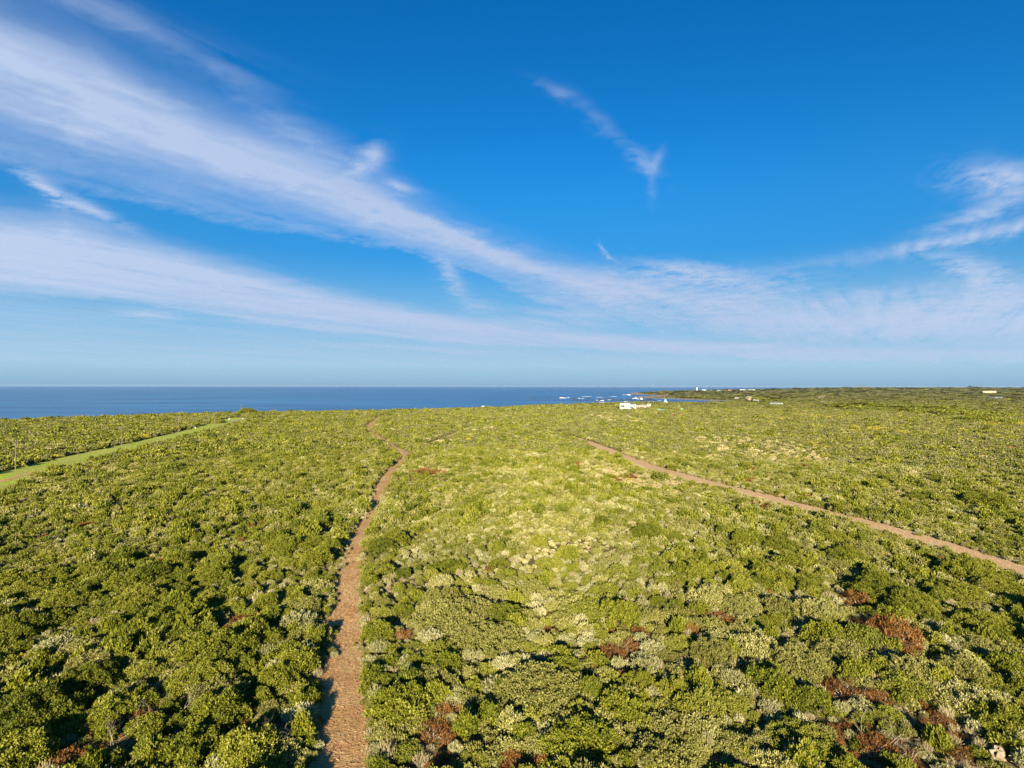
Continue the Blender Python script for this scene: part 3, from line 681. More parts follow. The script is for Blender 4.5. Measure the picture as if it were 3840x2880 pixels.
def species(x, y, d):
    n = len(x); left = sstep(-0.05, -0.5, x / np.maximum(y, 1)); rt = sstep(0.35, 0.8, x / np.maximum(y, 1)) * (1 - sstep(90, 200, d))
    n1 = fbm(x / 15, y / 19, 31, 3); n2 = fbm(x / 5, y / 7, 33, 3); n3 = fbm(x / 11, y / 11, 37, 3)
    farf = sstep(120, 420, d); glow_pale = np.exp(-((x - 6) ** 2 / 14.0 ** 2 + (y - 72) ** 2 / 22.0 ** 2))  # paler plant mix around the antisolar spot imitates the sunlit glow
    w = np.stack([0.10 + 0.34 * left * (1 - sstep(50, 130, d)) + 0.24 * left * (1 - .5 * farf) + 0.14 * rt + 0.85 * np.clip(n1, 0, 1) * (1 - .6 * farf),
                  0.46 + 0.5 * np.clip(-n1, 0, 1) + 0.25 * farf, 0.17 + 0.5 * np.clip(n3, 0, 1),
                  0.38 + 1.0 * np.clip(n2, 0, 1) * (1 - .4 * farf) + 0.3 * glow_pale - 0.10 * sstep(70, 160, d) - 0.06 * farf, 0.055 + 0.06 * (1 - sstep(50, 80, d)) - 0.02 * sstep(70, 160, d) + 0.30 * np.clip(-n3, 0, 1) * (1 - .3 * farf) + 0.08 * glow_pale, 0.010 + 0.05 * np.clip(-n2 - .2, 0, 1), 0.004 + 0.010 * farf], 1)
    w[:, 0] *= (1 - 0.8 * glow_pale) * (1 - 0.6 * sstep(700, 1200, d)) * (1 - 0.55 * sstep(110, 200, d) * sstep(-0.1, 0.1, x / np.maximum(y, 1)))
    w[:, 5] += 2.2 * near_any(x, y, RUST_XY); w[:, 4] += 1.4 * near_any(x, y, STRAW_XY); w[:, 6] += 5 * near_any(x, y, YEL_XY); w[:, 0] += 8 * near_any(x, y, DARK_XY)
    w = np.cumsum(np.clip(w, 0, None), 1); return np.minimum((RNG.random(n)[:, None] * w[:, -1:] > w).sum(1), 6)

# ------------------------------------------------------------------ shrubs one can point at
ART = {'evergreen': ('evergreen_shrub', 'dark green'), 'olive': ('olive_shrub', 'olive green'), 'lime': ('bright_shrub', 'bright yellow-green'), 'grey': ('silver_shrub', 'silvery green'), 'rust': ('withered_shrub', 'withered rust-brown'), 'yellow': ('flowering_shrub', 'yellow flowering'), 'straw': ('dry_shrub', 'dry straw-pale')}
PLACED = []      # x, y, radius
def shrub(x, y, rad, kind, label, group, tall=1.0, category='shrub'):
    size = 'big' if rad > 2.1 and (kind, 'big') in FORMS else 'mid' if rad > 0.62 or (kind, 'small') not in FORMS else 'small'
    fm, sm = FORMS[kind, size][int(RNG.integers(3))]
    e = link(ART[kind][0], None, label=label, category=category, group=group)
    e.empty_display_size = 0.3
    e.location = (x, y, float(ground(x, y)) - 0.03); e.rotation_euler = (0, 0, RNG.uniform(0, 6.28))
    e.scale = (rad * RNG.uniform(.94, 1.06), rad * RNG.uniform(.94, 1.06), rad * tall)
    link('foliage', fm, e); link('stems', sm, e)
    PLACED.append((x, y, rad)); return e
HERO = [  # pixel centre, width in pixels, kind, relative height, label
    (1829, 2385, 285, 'olive', .95, 'broad olive dome shrub in the middle foreground with black shadow along its far rim'),
    (2035, 2570, 380, 'olive', .95, 'largest spreading olive mound at the bottom middle, peaked with a dark shadow behind'),
    (2110, 2510, 150, 'evergreen', 1.1, 'dark green peak of foliage rising behind the largest olive mound'),
    (2199, 2300, 165, 'lime', 1.0, 'smooth yellow-green half-round dome above the largest olive mound'),
    (2338, 2190, 72, 'evergreen', 1.15, 'small round dark green ball of a shrub standing alone right of centre'),
    (2300, 2310, 60, 'evergreen', 1.2, 'narrow dark green shrub right of the smooth yellow-green dome'),
    (2399, 2560, 112, 'evergreen', 1.45, 'left of two round dark green bushes standing in deep black shadow'),
    (2528, 2590, 125, 'evergreen', 1.4, 'right of two round dark green bushes standing in deep black shadow'),
    (2330, 2655, 200, 'evergreen', 1.05, 'wide dark green shrub just below the two round bushes'),
    (2520, 2730, 200, 'olive', 1.05, 'tufted olive shrub below the right one of the two round bushes'),
    (2181, 2775, 260, 'evergreen', 1.0, 'big dark green dome cut by the bottom edge right of the middle'),
    (2000, 2800, 150, 'olive', 1.0, 'olive tufted shrub left of the big dark dome at the bottom edge'),
    (1412, 2372, 118, 'evergreen', 1.25, 'dark green bush at the right edge of the long path beside the shadow'),
    (1417, 2140, 130, 'lime', 1.1, 'leaning green dome bush at the right edge of the long path, upper one'),
    (1415, 2035, 110, 'lime', 1.0, 'green bush where the long path bends, on its right edge'),
    (1500, 2655, 235, 'evergreen', 1.1, 'large dark green bush beside the long path near the bottom'),
    (1530, 2560, 120, 'evergreen', .9, 'low dark green dome just above the large bush by the long path'),
    (1640, 2560, 200, 'olive', .95, 'rounded olive bush behind the large dark bush by the long path'),
    (1720, 2300, 330, 'olive', .8, 'wide low olive thicket above the broad olive dome'),
    (1680, 2130, 130, 'evergreen', .8, 'flat dark green cushion shrub right of the leaning green dome'),
    (1720, 2195, 80, 'lime', 1.0, 'small bright green shrub on the slope above the wide olive thicket'),
    (2890, 2560, 190, 'evergreen', 1.15, 'large round olive-dark bush in the lower right with a black shadow to its left'),
    (3290, 2205, 215, 'evergreen', .85, 'broad green dome shrub above the rust-brown patches at right'),
    (2660, 2345, 125, 'olive', 1.1, 'rounded olive shrub midway between the centre and the rust-brown patches'),
    (2790, 2375, 150, 'olive', .95, 'olive dome shrub just left of the rust-brown patches'),
    (3474, 2400, 66, 'lime', 1.3, 'small bright green shrub at the right rim of the largest rust patch'),
    (3003, 2770, 270, 'lime', 1.0, 'dense bright green thicket at the bottom right of the middle'),
    (3700, 2330, 200, 'evergreen', 1.0, 'dark green bush below the diagonal path near the right edge'),
    (3600, 2220, 190, 'evergreen', .9, 'dark green thicket dome on the near side of the diagonal path'),
    (3120, 2010, 120, 'evergreen', 1.0, 'dark green dome shrub on the near edge of the diagonal path'),
    (3240, 2060, 170, 'olive', .9, 'olive thicket on the near side of the diagonal path'),
    (2850, 2030, 90, 'evergreen', 1.1, 'rounded green shrub with a dark left side below the diagonal path'),
    (3130, 2120, 150, 'olive', .85, 'low olive shrub between the diagonal path and the broad green dome'),
    (3760, 2700, 190, 'evergreen', 1.2, 'dark shrub at the lower right corner behind the pale boulder'),
    (2420, 1690, 60, 'evergreen', 1.0, 'round dark green bush just beyond the diagonal path'),
    (3530, 1800, 90, 'evergreen', 1.0, 'dark green bush standing out beyond the diagonal path at right'),
    (3440, 1865, 80, 'evergreen', 1.0, 'dark green bush on the far edge of the diagonal path'),
    (3700, 1870, 170, 'evergreen', 1.0, 'wide dark thicket beyond the diagonal path at the right edge'),
    (2150, 1765, 48, 'evergreen', 1.1, 'small dark green bush alone in the pale scrub right of centre'),
    (2285, 1790, 56, 'evergreen', .9, 'dark green bush next to a red-brown dead patch near the diagonal path'),
    (814, 2430, 310, 'evergreen', .95, 'largest dark green dome left of the long path'),
    (570, 2335, 150, 'evergreen', 1.05, 'dark green dome up-left of the largest dome beside the long path'),
    (749, 2325, 115, 'evergreen', 1.1, 'dark green bush behind the largest dome left of the long path'),
    (1020, 2400, 110, 'evergreen', 1.25, 'tall dark bush casting a black hollow beside the pale grey tuft'),
    (325, 2545, 240, 'evergreen', 1.05, 'dark green thicket dome in the lower left'),
    (820, 2665, 210, 'evergreen', 1.1, 'dark green bush in the lower left beside straw-coloured branches'),
    (1120, 2480, 180, 'evergreen', 1.05, 'green bush at the left edge of the long path casting the broad shadow'),
    (1120, 2330, 150, 'grey', 1.0, 'silvery grey bush at the left edge of the long path'),
    (1070, 2418, 70, 'straw', 1.0, 'pale grey dry tuft beside the black hollow left of the long path'),
    (130, 2660, 310, 'evergreen', 1.15, 'big dark green thicket at the lower left edge'),
    (85, 2820, 240, 'evergreen', 1.15, 'dark green shrub in the bottom left corner'),
    (553, 2735, 160, 'evergreen', 1.0, 'dark green shrub amid broken pale branches at lower left'),
    (716, 2800, 220, 'evergreen', .95, 'green shrub cut by the bottom edge left of the long path'),
    (456, 2105, 100, 'evergreen', 1.4, 'nearly black round shrub on the left slope'),
    (60, 2350, 220, 'evergreen', 1.2, 'tall dark thicket at the left edge'),
    (221, 2420, 160, 'grey', .9, 'silvery grey shrub in the left scrub'),
    (250, 2240, 190, 'evergreen', .95, 'dark green shrub above the silvery grey one at left'),
    (1130, 2680, 150, 'grey', 1.0, 'grey-green bush at the left edge of the long path near the bottom'),
    (1080, 2830, 170, 'olive', 1.0, 'olive bush by the left edge of the long path at the bottom edge'),
    (1430, 2480, 90, 'olive', 1.0, 'small olive bush at the right edge of the long path'),
    (1180, 2200, 120, 'olive', 1.0, 'olive bush at the left edge of the long path, upper one'),
    (870, 2220, 110, 'lime', 1.0, 'yellow-green dome shrub in the left scrub near the long path'),
    (3345, 2375, 200, 'rust', 1.74, 'largest withered rust-brown shrub at lower right'),
    (3420, 2440, 90, 'rust', 1.59, 'withered rust shrub touching the largest one on its near side'),
    (3216, 2245, 95, 'rust', 1.74, 'withered rust-brown shrub under the broad green dome'),
    (3160, 2585, 130, 'rust', 1.45, 'withered rust shrub with pale bare twigs, lower right, left half'),
    (3290, 2625, 120, 'rust', 1.45, 'withered rust shrub with pale bare twigs, lower right, right half'),
    (3290, 2800, 150, 'rust', 1.30, 'dark rust dead shrub by the bottom edge at lower right'),
    (1690, 2775, 85, 'rust', 1.45, 'rust-brown dead shrub between the long path and the big mound'),
    (1930, 2850, 110, 'rust', 1.30, 'rust-brown dead shrub at the bottom edge in the middle'),
    (2290, 2445, 110, 'rust', 1.16, 'reddish withered low shrub between the two large mounds'),
    (1580, 1775, 110, 'rust', 1.01, 'dark red-brown low bush right of the long path, far slope'),
    (240, 2830, 90, 'rust', 1.45, 'orange-brown withered shrub near the bottom left corner'),
    (520, 2690, 60, 'rust', 1.45, 'orange withered tuft amid broken branches at lower left'),
    (890, 2335, 90, 'rust', 1.16, 'rust-coloured withered tuft above the largest dark dome'),
]
for px, row, wpx, kind, tall, label in HERO:
    hgt = {'evergreen': .7, 'olive': .55, 'lime': .55, 'grey': .72, 'straw': .72, 'rust': .45}[kind] * tall
    p = hit(px, row, 0.0); rad = wpx / 2 * p[1] / F
    p = hit(px, row, rad * hgt * 0.45); rad = wpx / 2 * p[1] / F
    shrub(p[0], p[1], rad, kind, label, None, tall)
NEAR_NAME = {0: 'the broad olive dome', 1: 'the largest olive mound', 3: 'the smooth yellow-green dome', 4: 'the lone dark ball shrub', 6: 'the left round bush in shadow', 7: 'the right round bush in shadow',
    8: 'the wide shrub below the two round bushes', 10: 'the big dark dome at the bottom edge', 12: 'the dark bush beside the path shadow', 13: 'the leaning green dome by the path', 14: 'the green bush at the path bend', 15: 'the large dark path-side bush',
    18: 'the wide low olive thicket', 19: 'the flat dark cushion shrub', 20: 'the small bright slope shrub', 21: 'the large round lower-right bush', 22: 'the broad green dome at right', 23: 'the rounded olive shrub left of the rust',
    24: 'the olive dome beside the rust', 25: 'the bright shrub at the rust rim', 26: 'the dense bright bottom thicket', 27: 'the dark bush near the right edge', 28: 'the thicket dome by the diagonal path', 29: 'the dark dome on the diagonal path',
    30: 'the olive thicket by the diagonal path', 31: 'the shrub with a dark left side', 33: 'the dark shrub behind the boulder', 36: 'the bush on the far path edge', 37: 'the wide thicket at the right edge', 35: 'the dark bush beyond the diagonal path',
    40: 'the largest dome left of the path', 41: 'the dome up-left of the largest dome', 43: 'the tall bush by the black hollow', 44: 'the lower left thicket dome', 45: 'the bush beside straw-coloured branches', 46: 'the bush casting the path shadow', 47: 'the silvery path-side bush',
    49: 'the big thicket at the lower left edge', 50: 'the bottom left corner shrub', 51: 'the shrub amid broken branches', 52: 'the shrub cut by the bottom edge', 53: 'the nearly black round shrub', 54: 'the tall thicket at the left edge', 55: 'the silvery shrub at left',
    56: 'the shrub above the silvery one', 57: 'the grey-green bush by the path', 58: 'the olive bush at the path bottom', 60: 'the olive bush on the upper path edge', 61: 'the yellow-green dome at left', 62: 'the largest rust shrub', 64: 'the rust shrub under the dome',
    65: 'the twiggy rust shrub', 67: 'the dark rust shrub by the bottom', 68: 'the rust shrub beside the big mound', 69: 'the rust shrub at the bottom edge', 70: 'the reddish shrub between the mounds', 72: 'the orange shrub in the corner', 74: 'the rust tuft above the largest dome'}
def beside(x, y):
    best = min(NEAR_NAME, key=lambda i: (PLACED[i][0] - x) ** 2 + (PLACED[i][1] - y) ** 2)
    a, b, c = PLACED[best]; dx, dy = x - a * y / b, y - b
    rel = ('right of' if dx > 0 else 'left of') if abs(dx) > abs(dy) * 0.8 else ('behind' if dy > 0 else 'in front of')
    return f'{rel} {NEAR_NAME[best]}'
def side_of(line, x, y):
    L = LINES[line]; i = int(np.argmin((L[:, 0] - x) ** 2 + (L[:, 1] - y) ** 2)); i = min(max(i, 1), len(L) - 2)
    tx, ty = L[i + 1, 0] - L[i - 1, 0], L[i + 1, 1] - L[i - 1, 1]
    return (tx * (y - L[i, 1]) - ty * (x - L[i, 0]))          # >0: left of the walking direction
def zone(x, y):
    arr = (np.array([x]), np.array([y]))
    if path_clear(*arr, ('main',))[0] < 1.6: return ('at the left edge of the long dirt path' if side_of('main', x, y) > 0 else 'at the right edge of the long dirt path')
    if path_clear(*arr, ('east',))[0] < 1.8: return 'at the edge of the diagonal dirt path'
    if side_of('main', x, y) > 0: base = 'left of the long path'
    elif side_of('east', x, y) < 0: return 'in the scrub beyond the diagonal path'
    else: base = 'right of the long path' if x < 6 else 'below the diagonal path'
    return ('near the bottom edge, ' if y < 44 else 'halfway up the slope, ' if y < 62 else 'in the farther scrub, ') + base
cand = polar_points(29, 100, R(-46), R(46), lambda r: 2.0)
d = np.hypot(*cand.T); sp_ = species(cand[:, 0], cand[:, 1], d); clr = path_clear(cand[:, 0], cand[:, 1])
order = np.argsort(d); count = {}; LIMIT = {0: 130, 1: 90, 2: 55, 3: 45, 5: 34, 6: 6}
for i in order:
    k = int(sp_[i]);
    if k not in LIMIT or count.get(k, 0) >= LIMIT[k]: continue
    x, y = cand[i]; rad = {0: .9 + 1.7 * RNG.random() ** 1.6, 1: .9 + 1.6 * RNG.random() ** 1.6, 2: .8 + 1.2 * RNG.random() ** 1.5, 3: RNG.uniform(.7, 1.25), 5: RNG.uniform(.6, 1.1), 6: RNG.uniform(.6, 1)}[k]
    if clr[i] < rad * 0.8 or any((x - a) ** 2 + (y - b) ** 2 < (0.60 * (rad + c)) ** 2 for a, b, c in PLACED): continue
    kind = KINDS7[k]; size = 'broad' if rad > 1.3 else 'small' if rad < 0.95 else 'middling'; word = {0: 'rounded', 1: 'tufted', 2: 'domed', 3: 'feathery', 5: 'bare', 6: 'leafy'}[k]
    shrub(x, y, rad, kind, f'{size} {word} {ART[kind][1]} shrub {beside(x, y)}', f'{ART[kind][1]} shrubs of the near scrub', RNG.uniform(.9, 1.45))
    count[k] = count.get(k, 0) + 1
same = {}
for o_ in COL.objects:
    if o_.get('group') and 'near scrub' in o_['group']: same.setdefault(o_['label'], []).append(o_)
for lb, os_ in same.items():          # tell twins apart by which stands nearer
    if 1 < len(os_) < 9:
        os_.sort(key=lambda q: q.location.y)
        os_ = os_[:]
        for q, w_ in zip(os_, (('nearer', 'farther') if len(os_) == 2 else ('nearest', 'middle', 'farthest') if len(os_) == 3 else ('nearest', 'second nearest', 'third nearest', 'fourth nearest', 'fifth nearest', 'sixth nearest', 'seventh nearest', 'eighth nearest'))): q['label'] = f'{w_} {lb}'
for o_ in COL.objects:
    if len(str(o_.get('label', '')).split()) > 16: o_['label'] = o_['label'].replace('middling ', '').replace('feathery ', '').replace('tufted ', '')
PL = np.array(PLACED)

# ------------------------------------------------------------------ the rest of the scrub
def thin_by_placed(x, y, k=0.66):
    keep = np.ones(len(x), bool)
    for a, b, c in PL: keep &= (x - a) ** 2 + (y - b) ** 2 > (k * c) ** 2
    return keep
BARE = [(p[0], p[1], r) for p, r in ((hit(3750, 2860), 0.9), (hit(3740, 2900), 1.0))]
def lay(name, r0, r1, t0, t1, spacing, size, forms_of, coll, zmul, label, margin=0.25, thin=None, hmax=9.0):
    p = polar_points(r0, r1, t0, t1, spacing); x, y = p.T
    h, sd = ground(x, y, True); d = np.hypot(x, y)
    rad = size(d) * RNG.uniform(0.65, 1.35, len(x))
    ok = (sd > 14 + 12 * sstep(900, 1300, y)) & (h > SEA + 0.6)
    if r0 < 700:
        ok &= path_clear(x, y) > rad * margin
        ok &= path_clear(x, y, ('grass',)) > 0.5
        ok &= path_clear(x, y, ('faint',)) > rad * 0.22
    if thin: ok &= thin_by_placed(x, y)
    for a, b, r in BARE: ok &= np.hypot(x - a, y - b) > r
    for a, b, r in HOUSES: ok &= np.hypot(x - a, y - b) > r
    x, y, h, rad, d = x[ok], y[ok], h[ok], rad[ok], d[ok]
    k = species(x, y, d)
    big = np.where(k == 0, 1.18, np.where(k >= 3, 0.72, 1.0)) * (1 + 0.5 * np.clip(fbm(x / 9, y / 9, 55, 3), -.6, 1.0)) * (1 + 0.45 * np.clip(fbm(x / 28, y / 28, 58, 2), -.7, 1.0))
    dk = near_any(x, y, DARK_XY); big = big * (1 + 0.9 * dk)
    hz = zmul * np.where(k == 0, 1.15, np.where(k == 4, 1.25, np.where(k == 3, 1.2, 1.0))) * (1 + RNG.uniform(-.45, .5, len(x)) * (1 - .55 * sstep(80, 200, d)))
    scl = np.stack([rad * big * RNG.uniform(.85, 1.15, len(x)), rad * big, np.minimum(rad * big * hz, hmax * RNG.uniform(.6, 1.3, len(x)) * (1 + .6 * dk + .35 * (k == 0)))], 1)
    idx = k * forms_of + RNG.integers(0, forms_of, len(x))
    return scatter(name, np.stack([x, y, h - 0.04], 1), RNG.uniform(0, 6.28, len(x)), scl, idx, coll, kind='stuff', label=label, category='scrub')
HOUSES = []

# ------------------------------------------------------------------ buildings
WHITE = simple_mat('white_plaster', (0.44, 0.44, 0.42), 0.8, 0.2, 0.05, 0.6)
CREAM = simple_mat('cream_plaster', (0.42, 0.38, 0.26), 0.8, 0.2, 0.05, 0.6)
TAN = simple_mat('tan_plaster', (0.31, 0.24, 0.18), 0.85, 0.2, 0.1, 0.6)
STONE = simple_mat('brown_stone', (0.32, 0.22, 0.15), 0.9, 0.2, 0.3, 0.8)
TEAL = simple_mat('teal_paint', (0.17, 0.36, 0.36), 0.6, 0.3, 0.08, 1.0)
TEALNET = simple_mat('teal_net', (0.10, 0.26, 0.25), 0.8, 0.2, 0.2, 1.5)
GREYROOF = simple_mat('grey_sheet_roof', (0.26, 0.29, 0.33), 0.5, 0.4, 0.12, 0.5)
PALEROOF = simple_mat('pale_sheet_roof', (0.44, 0.46, 0.47), 0.5, 0.4, 0.06, 0.5)
REDROOF = simple_mat('red_tile_roof', (0.40, 0.14, 0.09), 0.8, 0.2, 0.15, 0.8)
PINKROOF = simple_mat('faded_pink_roof', (0.40, 0.25, 0.20), 0.8, 0.2, 0.1, 0.8)
GLASS = simple_mat('dark_window_glass', (0.025, 0.035, 0.045), 0.12, 0.5, 0.1, 0.5)
DARK = simple_mat('dark_paint', (0.05, 0.055, 0.06), 0.6, 0.3, 0.15, 0.8)
TIMBER = simple_mat('weathered_pole_timber', (0.17, 0.13, 0.09), 0.85, 0.15, 0.25, 2.0)
METAL = simple_mat('galvanised_metal', (0.3, 0.3, 0.31), 0.4, 0.5, 0.1, 2.0)
GREEN = simple_mat('green_sheet', (0.12, 0.34, 0.14), 0.6, 0.3, 0.1, 1.0)

def bm_obj(name, bm, mat, parent=None, **props):
    me = bpy.data.meshes.new(name); bm.to_mesh(me); bm.free(); me.materials.append(mat)
    return link(name, me, parent, **props)
def box(name, parent, x0, x1, y0, y1, z0, z1, mat, bevel=0.0):
    bm = bmesh.new(); bmesh.ops.create_cube(bm, size=1)
    for v in bm.verts: v.co = ((x0 + x1) / 2 + v.co.x * (x1 - x0), (y0 + y1) / 2 + v.co.y * (y1 - y0), (z0 + z1) / 2 + v.co.z * (z1 - z0))
    if bevel: bmesh.ops.bevel(bm, geom=bm.edges[:], offset=bevel, segments=1, affect='EDGES')
    return bm_obj(name, bm, mat, parent)
def gable(name, parent, x0, x1, y0, y1, z0, z1, mat, along='x', hip=0.0, over=0.3):
    x0 -= over; x1 += over; y0 -= over; y1 += over; bm = bmesh.new(); mid = (y0 + y1) / 2 if along == 'x' else (x0 + x1) / 2
    b = [bm.verts.new(c) for c in ((x0, y0, z0), (x1, y0, z0), (x1, y1, z0), (x0, y1, z0))]
    b2 = [bm.verts.new((*v.co[:2], z0 + 0.18)) for v in b]
    if along == 'x': t2 = [bm.verts.new((x0 + hip * (x1 - x0), mid, z1)), bm.verts.new((x1 - hip * (x1 - x0), mid, z1))]
    else: t2 = [bm.verts.new((mid, y0 + hip * (y1 - y0), z1)), bm.verts.new((mid, y1 - hip * (y1 - y0), z1))]
    bm.faces.new(b[::-1])
    for i in range(4): bm.faces.new((b[i], b[(i + 1) % 4], b2[(i + 1) % 4], b2[i]))
    if along == 'x':
        bm.faces.new((b2[0], b2[1], t2[1], t2[0])); bm.faces.new((b2[2], b2[3], t2[0], t2[1])); bm.faces.new((b2[1], b2[2], t2[1])); bm.faces.new((b2[3], b2[0], t2[0]))
    else:
        bm.faces.new((b2[1], b2[2], t2[1], t2[0])); bm.faces.new((b2[3], b2[0], t2[0], t2[1])); bm.faces.new((b2[0], b2[1], t2[0])); bm.faces.new((b2[2], b2[3], t2[1]))
    return bm_obj(name, bm, mat, parent)
def window(parent, x, y, z, w, h, frame=None, name='window'):
    o = box(name, parent, x - w / 2, x + w / 2, y - 0.05, y + 0.08, z - h / 2, z + h / 2, GLASS)
    t_ = 0.09; fm = frame or WHITE
    for (a, b, c, e_) in ((x - w / 2 - t_, x - w / 2, z - h / 2 - t_, z + h / 2 + t_), (x + w / 2, x + w / 2 + t_, z - h / 2 - t_, z + h / 2 + t_), (x - w / 2, x + w / 2, z + h / 2, z + h / 2 + t_), (x - w / 2, x + w / 2, z - h / 2 - t_, z - h / 2)):
        box('frame', o, a, b, y - 0.11, y + 0.06, c, e_, fm)
    return o
def site(name, px, row, label, category, radius=0, turn=0.0, dist=None, sink=0.15, group=None):
    """an Empty on the ground at that pixel, its -Y axis facing the drone; also returns metres per pixel"""
    if dist is None: p = hit(px, row)
    else:
        v = ray(px, row); k = dist / v.y; x, y = v.x * k, v.y * k; p = np.array((x, y, float(ground(x, y))))
    e = link(name, None, label=label, category=category, group=group)
    e.location = (p[0], p[1], p[2] - sink); e.rotation_euler = (0, 0, -math.atan2(p[0], p[1]) + turn)
    if radius: HOUSES.append((p[0], p[1], radius))
    return e, p[1] / F / math.cos(math.atan2(p[0], p[1]))
# white two-storey house with teal parapets
e, k = site('house', 2352, 1536.5, 'white two-storey house with teal roof edges, nearest house to the drone', 'house', 11, R(6))
print('house k', k, e.location)
s = k * 11.0  # helper scale unit: 11 px
W2, H2 = 37 * k, 22.5 * k
x0 = -27 * k; x1 = x0 + W2
box('wall', e, x0, x1, 0, 8, 0, H2, WHITE)
box('parapet', e, x0 + W2 * .48, x1 + .12, -0.14, 8.1, H2, H2 + .55, TEAL)
box('parapet', e, x0 - .1, x0 + W2 * .47, -0.12, 8.1, H2, H2 + .22, WHITE)
x2 = x1 + 23 * k
box('wing', e, x1 + .01, x2, 1.6, 8.6, 0, H2 * .76, WHITE)
box('wing_parapet', e, x1 + .02, x2 + .15, 1.4, 8.7, H2 * .76, H2 * .76 + .6, TEAL)
box('balcony', e, x1 - 2.2, x1 + 3.0, -0.9, 1.55, H2 * .44, H2 * .50, TEAL)
for i in range(4): box('balcony_post', e, x1 - 2.1 + i * 1.6, x1 - 1.98 + i * 1.6, -0.86, -0.74, H2 * .50, H2 * .66, TEAL)
box('balcony_rail', e, x1 - 2.2, x1 + 3.0, -0.9, -0.72, H2 * .66, H2 * .69, TEAL)
for fx in (.08, .21): window(e, x0 + W2 * fx + .3, 0, H2 * .60, 1.0, 2.0)
window(e, x0 + W2 * .38, 0, H2 * .60, 1.6, 1.9)
window(e, x0 + W2 * .63, 0, H2 * .62, 1.4, 1.0)
window(e, x0 + W2 * .36, 0, H2 * .27, .6, .9)
window(e, x2 - 1.6, 1.6, H2 * .50, 1.5, .9, TEAL); window(e, x2 - 4.0, 1.6, H2 * .50, 1.1, .9, TEAL)
box('door', e, x1 + 1.0, x1 + 2.1, 1.5, 1.64, 0, 2.2, TEAL)
for i in range(9): box('step', e, x0 + W2 * .55 + i * .33, x0 + W2 * .55 + (i + 1) * .33, -1.1, -.02, 0, .18 + .27 * i, WHITE)
box('garden_wall', e, x0 - 3.0, x0 - .02, .6, .85, 0, 1.1, WHITE)
# tan bungalow beside it
e, k = site('bungalow', 2411, 1533.5, 'low tan bungalow with flat grey roof right of the white two-storey house', 'house', 9, R(2))
w = 46 * k
box('wall', e, -w / 2, w / 2, 0, 9, 0, 3.1, TAN)
gable('roof', e, -w / 2, w / 2, 0, 9, 3.12, 4.3, simple_mat('taupe_roof', (0.40, 0.35, 0.31), .8, .2, .1, .5), 'x', .3, .5)
for i, fx in enumerate((-.36, -.14, .3)): window(e, w * fx, 0, 1.7, 1.3, 1.2)
box('door', e, w * .08 - .5, w * .08 + .5, -.06, .05, 0, 2.1, DARK)
box('chimney', e, w * .36, w * .36 + .8, 4, 4.8, 3.4, 4.9, WHITE)
e, k = site('shed', 2435, 1528, 'small white box shed behind the tan bungalow', 'shed', 0, 0)
box('wall', e, -1.2, 1.2, 0, 2, 0, 3.6, WHITE); box('roof', e, -1.4, 1.4, -.2, 2.2, 3.61, 3.8, PALEROOF); box('door', e, -.4, .4, -.05, .04, 0, 2, DARK)
for px, row, rad, label in [(2372, 1537.5, 2.0, 'round grey-green bush in front of the white two-storey house'), (2405, 1533.5, 2.3, 'grey-green garden bush before the tan bungalow, left one'), (2427, 1536, 2.8, 'darker garden bush before the tan bungalow, right one'), (2452, 1532, 3.2, 'dark green round tree at the right end of the tan bungalow'), (2470, 1533, 2.2, 'small green bush right of the round dark tree')]:
    p = hit(px, row); shrub(p[0], p[1] - 1.5, rad, 'evergreen', label, None, 1.25, 'bush')
e, k = site('net_fence', 2478, 1540, 'teal shade-net fence right of the tan bungalow', 'fence', 5, R(-4))
for i in range(6): box('post', e, -4.2 + i * 1.66, -4.08 + i * 1.66, 0, .12, 0, 1.9, TIMBER)
for i in range(5): box('net_panel', e, -4.07 + i * 1.66, -2.55 + i * 1.66, .03, .07, .2, 1.75 - .1 * (i % 2), TEALNET)
e, k = site('pump_hut', 2557, 1541, 'small green hut in the scrub right of the teal net fence', 'hut', 2)
box('wall', e, -.9, .9, 0, 1.6, 0, 2.0, GREEN); gable('roof', e, -.9, .9, 0, 1.6, 2.01, 2.7, GREEN, 'y', 0, .15); box('door', e, -.35, .35, -.05, .04, 0, 1.6, DARK)
e, k = site('beacon_hut', 2496, 1512, 'small white and green pointed beacon hut on the near shore', 'beacon', 3)
box('wall', e, -2.4, 2.4, 0, 4, 0, 2.2, WHITE); gable('roof', e, -1.6, 1.6, .3, 3.7, 2.21, 6.2, TEAL, 'x', .48, .2); box('mast', e, -1.9, -1.7, 1, 1.2, 2.2, 9.0, METAL)

def cottage(name, px, row, wpx, hpx, label, wall, roof, kind='gable', along='x', hip=0.0, roof_frac=.4, windows=3, door=True, depth=.7, dist=None, turn=0.0, group=None, category='house'):
    e, k = site(name, px, row, label, category, 0, turn, dist, 0.3, group)
    w, h = wpx * k, hpx * k; dp = max(w * depth, 3.0); HOUSES.append((e.location.x, e.location.y, w * .62)); hw = h * (1 - roof_frac) if kind == 'gable' else h
    box('wall', e, -w / 2, w / 2, 0, dp, 0, hw + .3, wall)
    if kind == 'gable': gable('roof', e, -w / 2, w / 2, 0, dp, hw + .31, h + .3, roof, along, hip, min(.6, w * .05))
    else: box('roof', e, -w / 2 - .25, w / 2 + .25, -.25, dp + .25, hw + .31, hw + .31 + max(.3, h * .12), roof)
    n = windows + (1 if door else 0)
    for i in range(n):
        fx = (i + .5) / n - .5
        if door and i == n // 2: box('door', e, w * fx - .55, w * fx + .55, -.06, .05, .3, min(2.4, hw), DARK)
        else: window(e, w * fx, 0, hw * .58 + .2, min(1.6, w / n * .5), min(1.5, hw * .5))
    return e
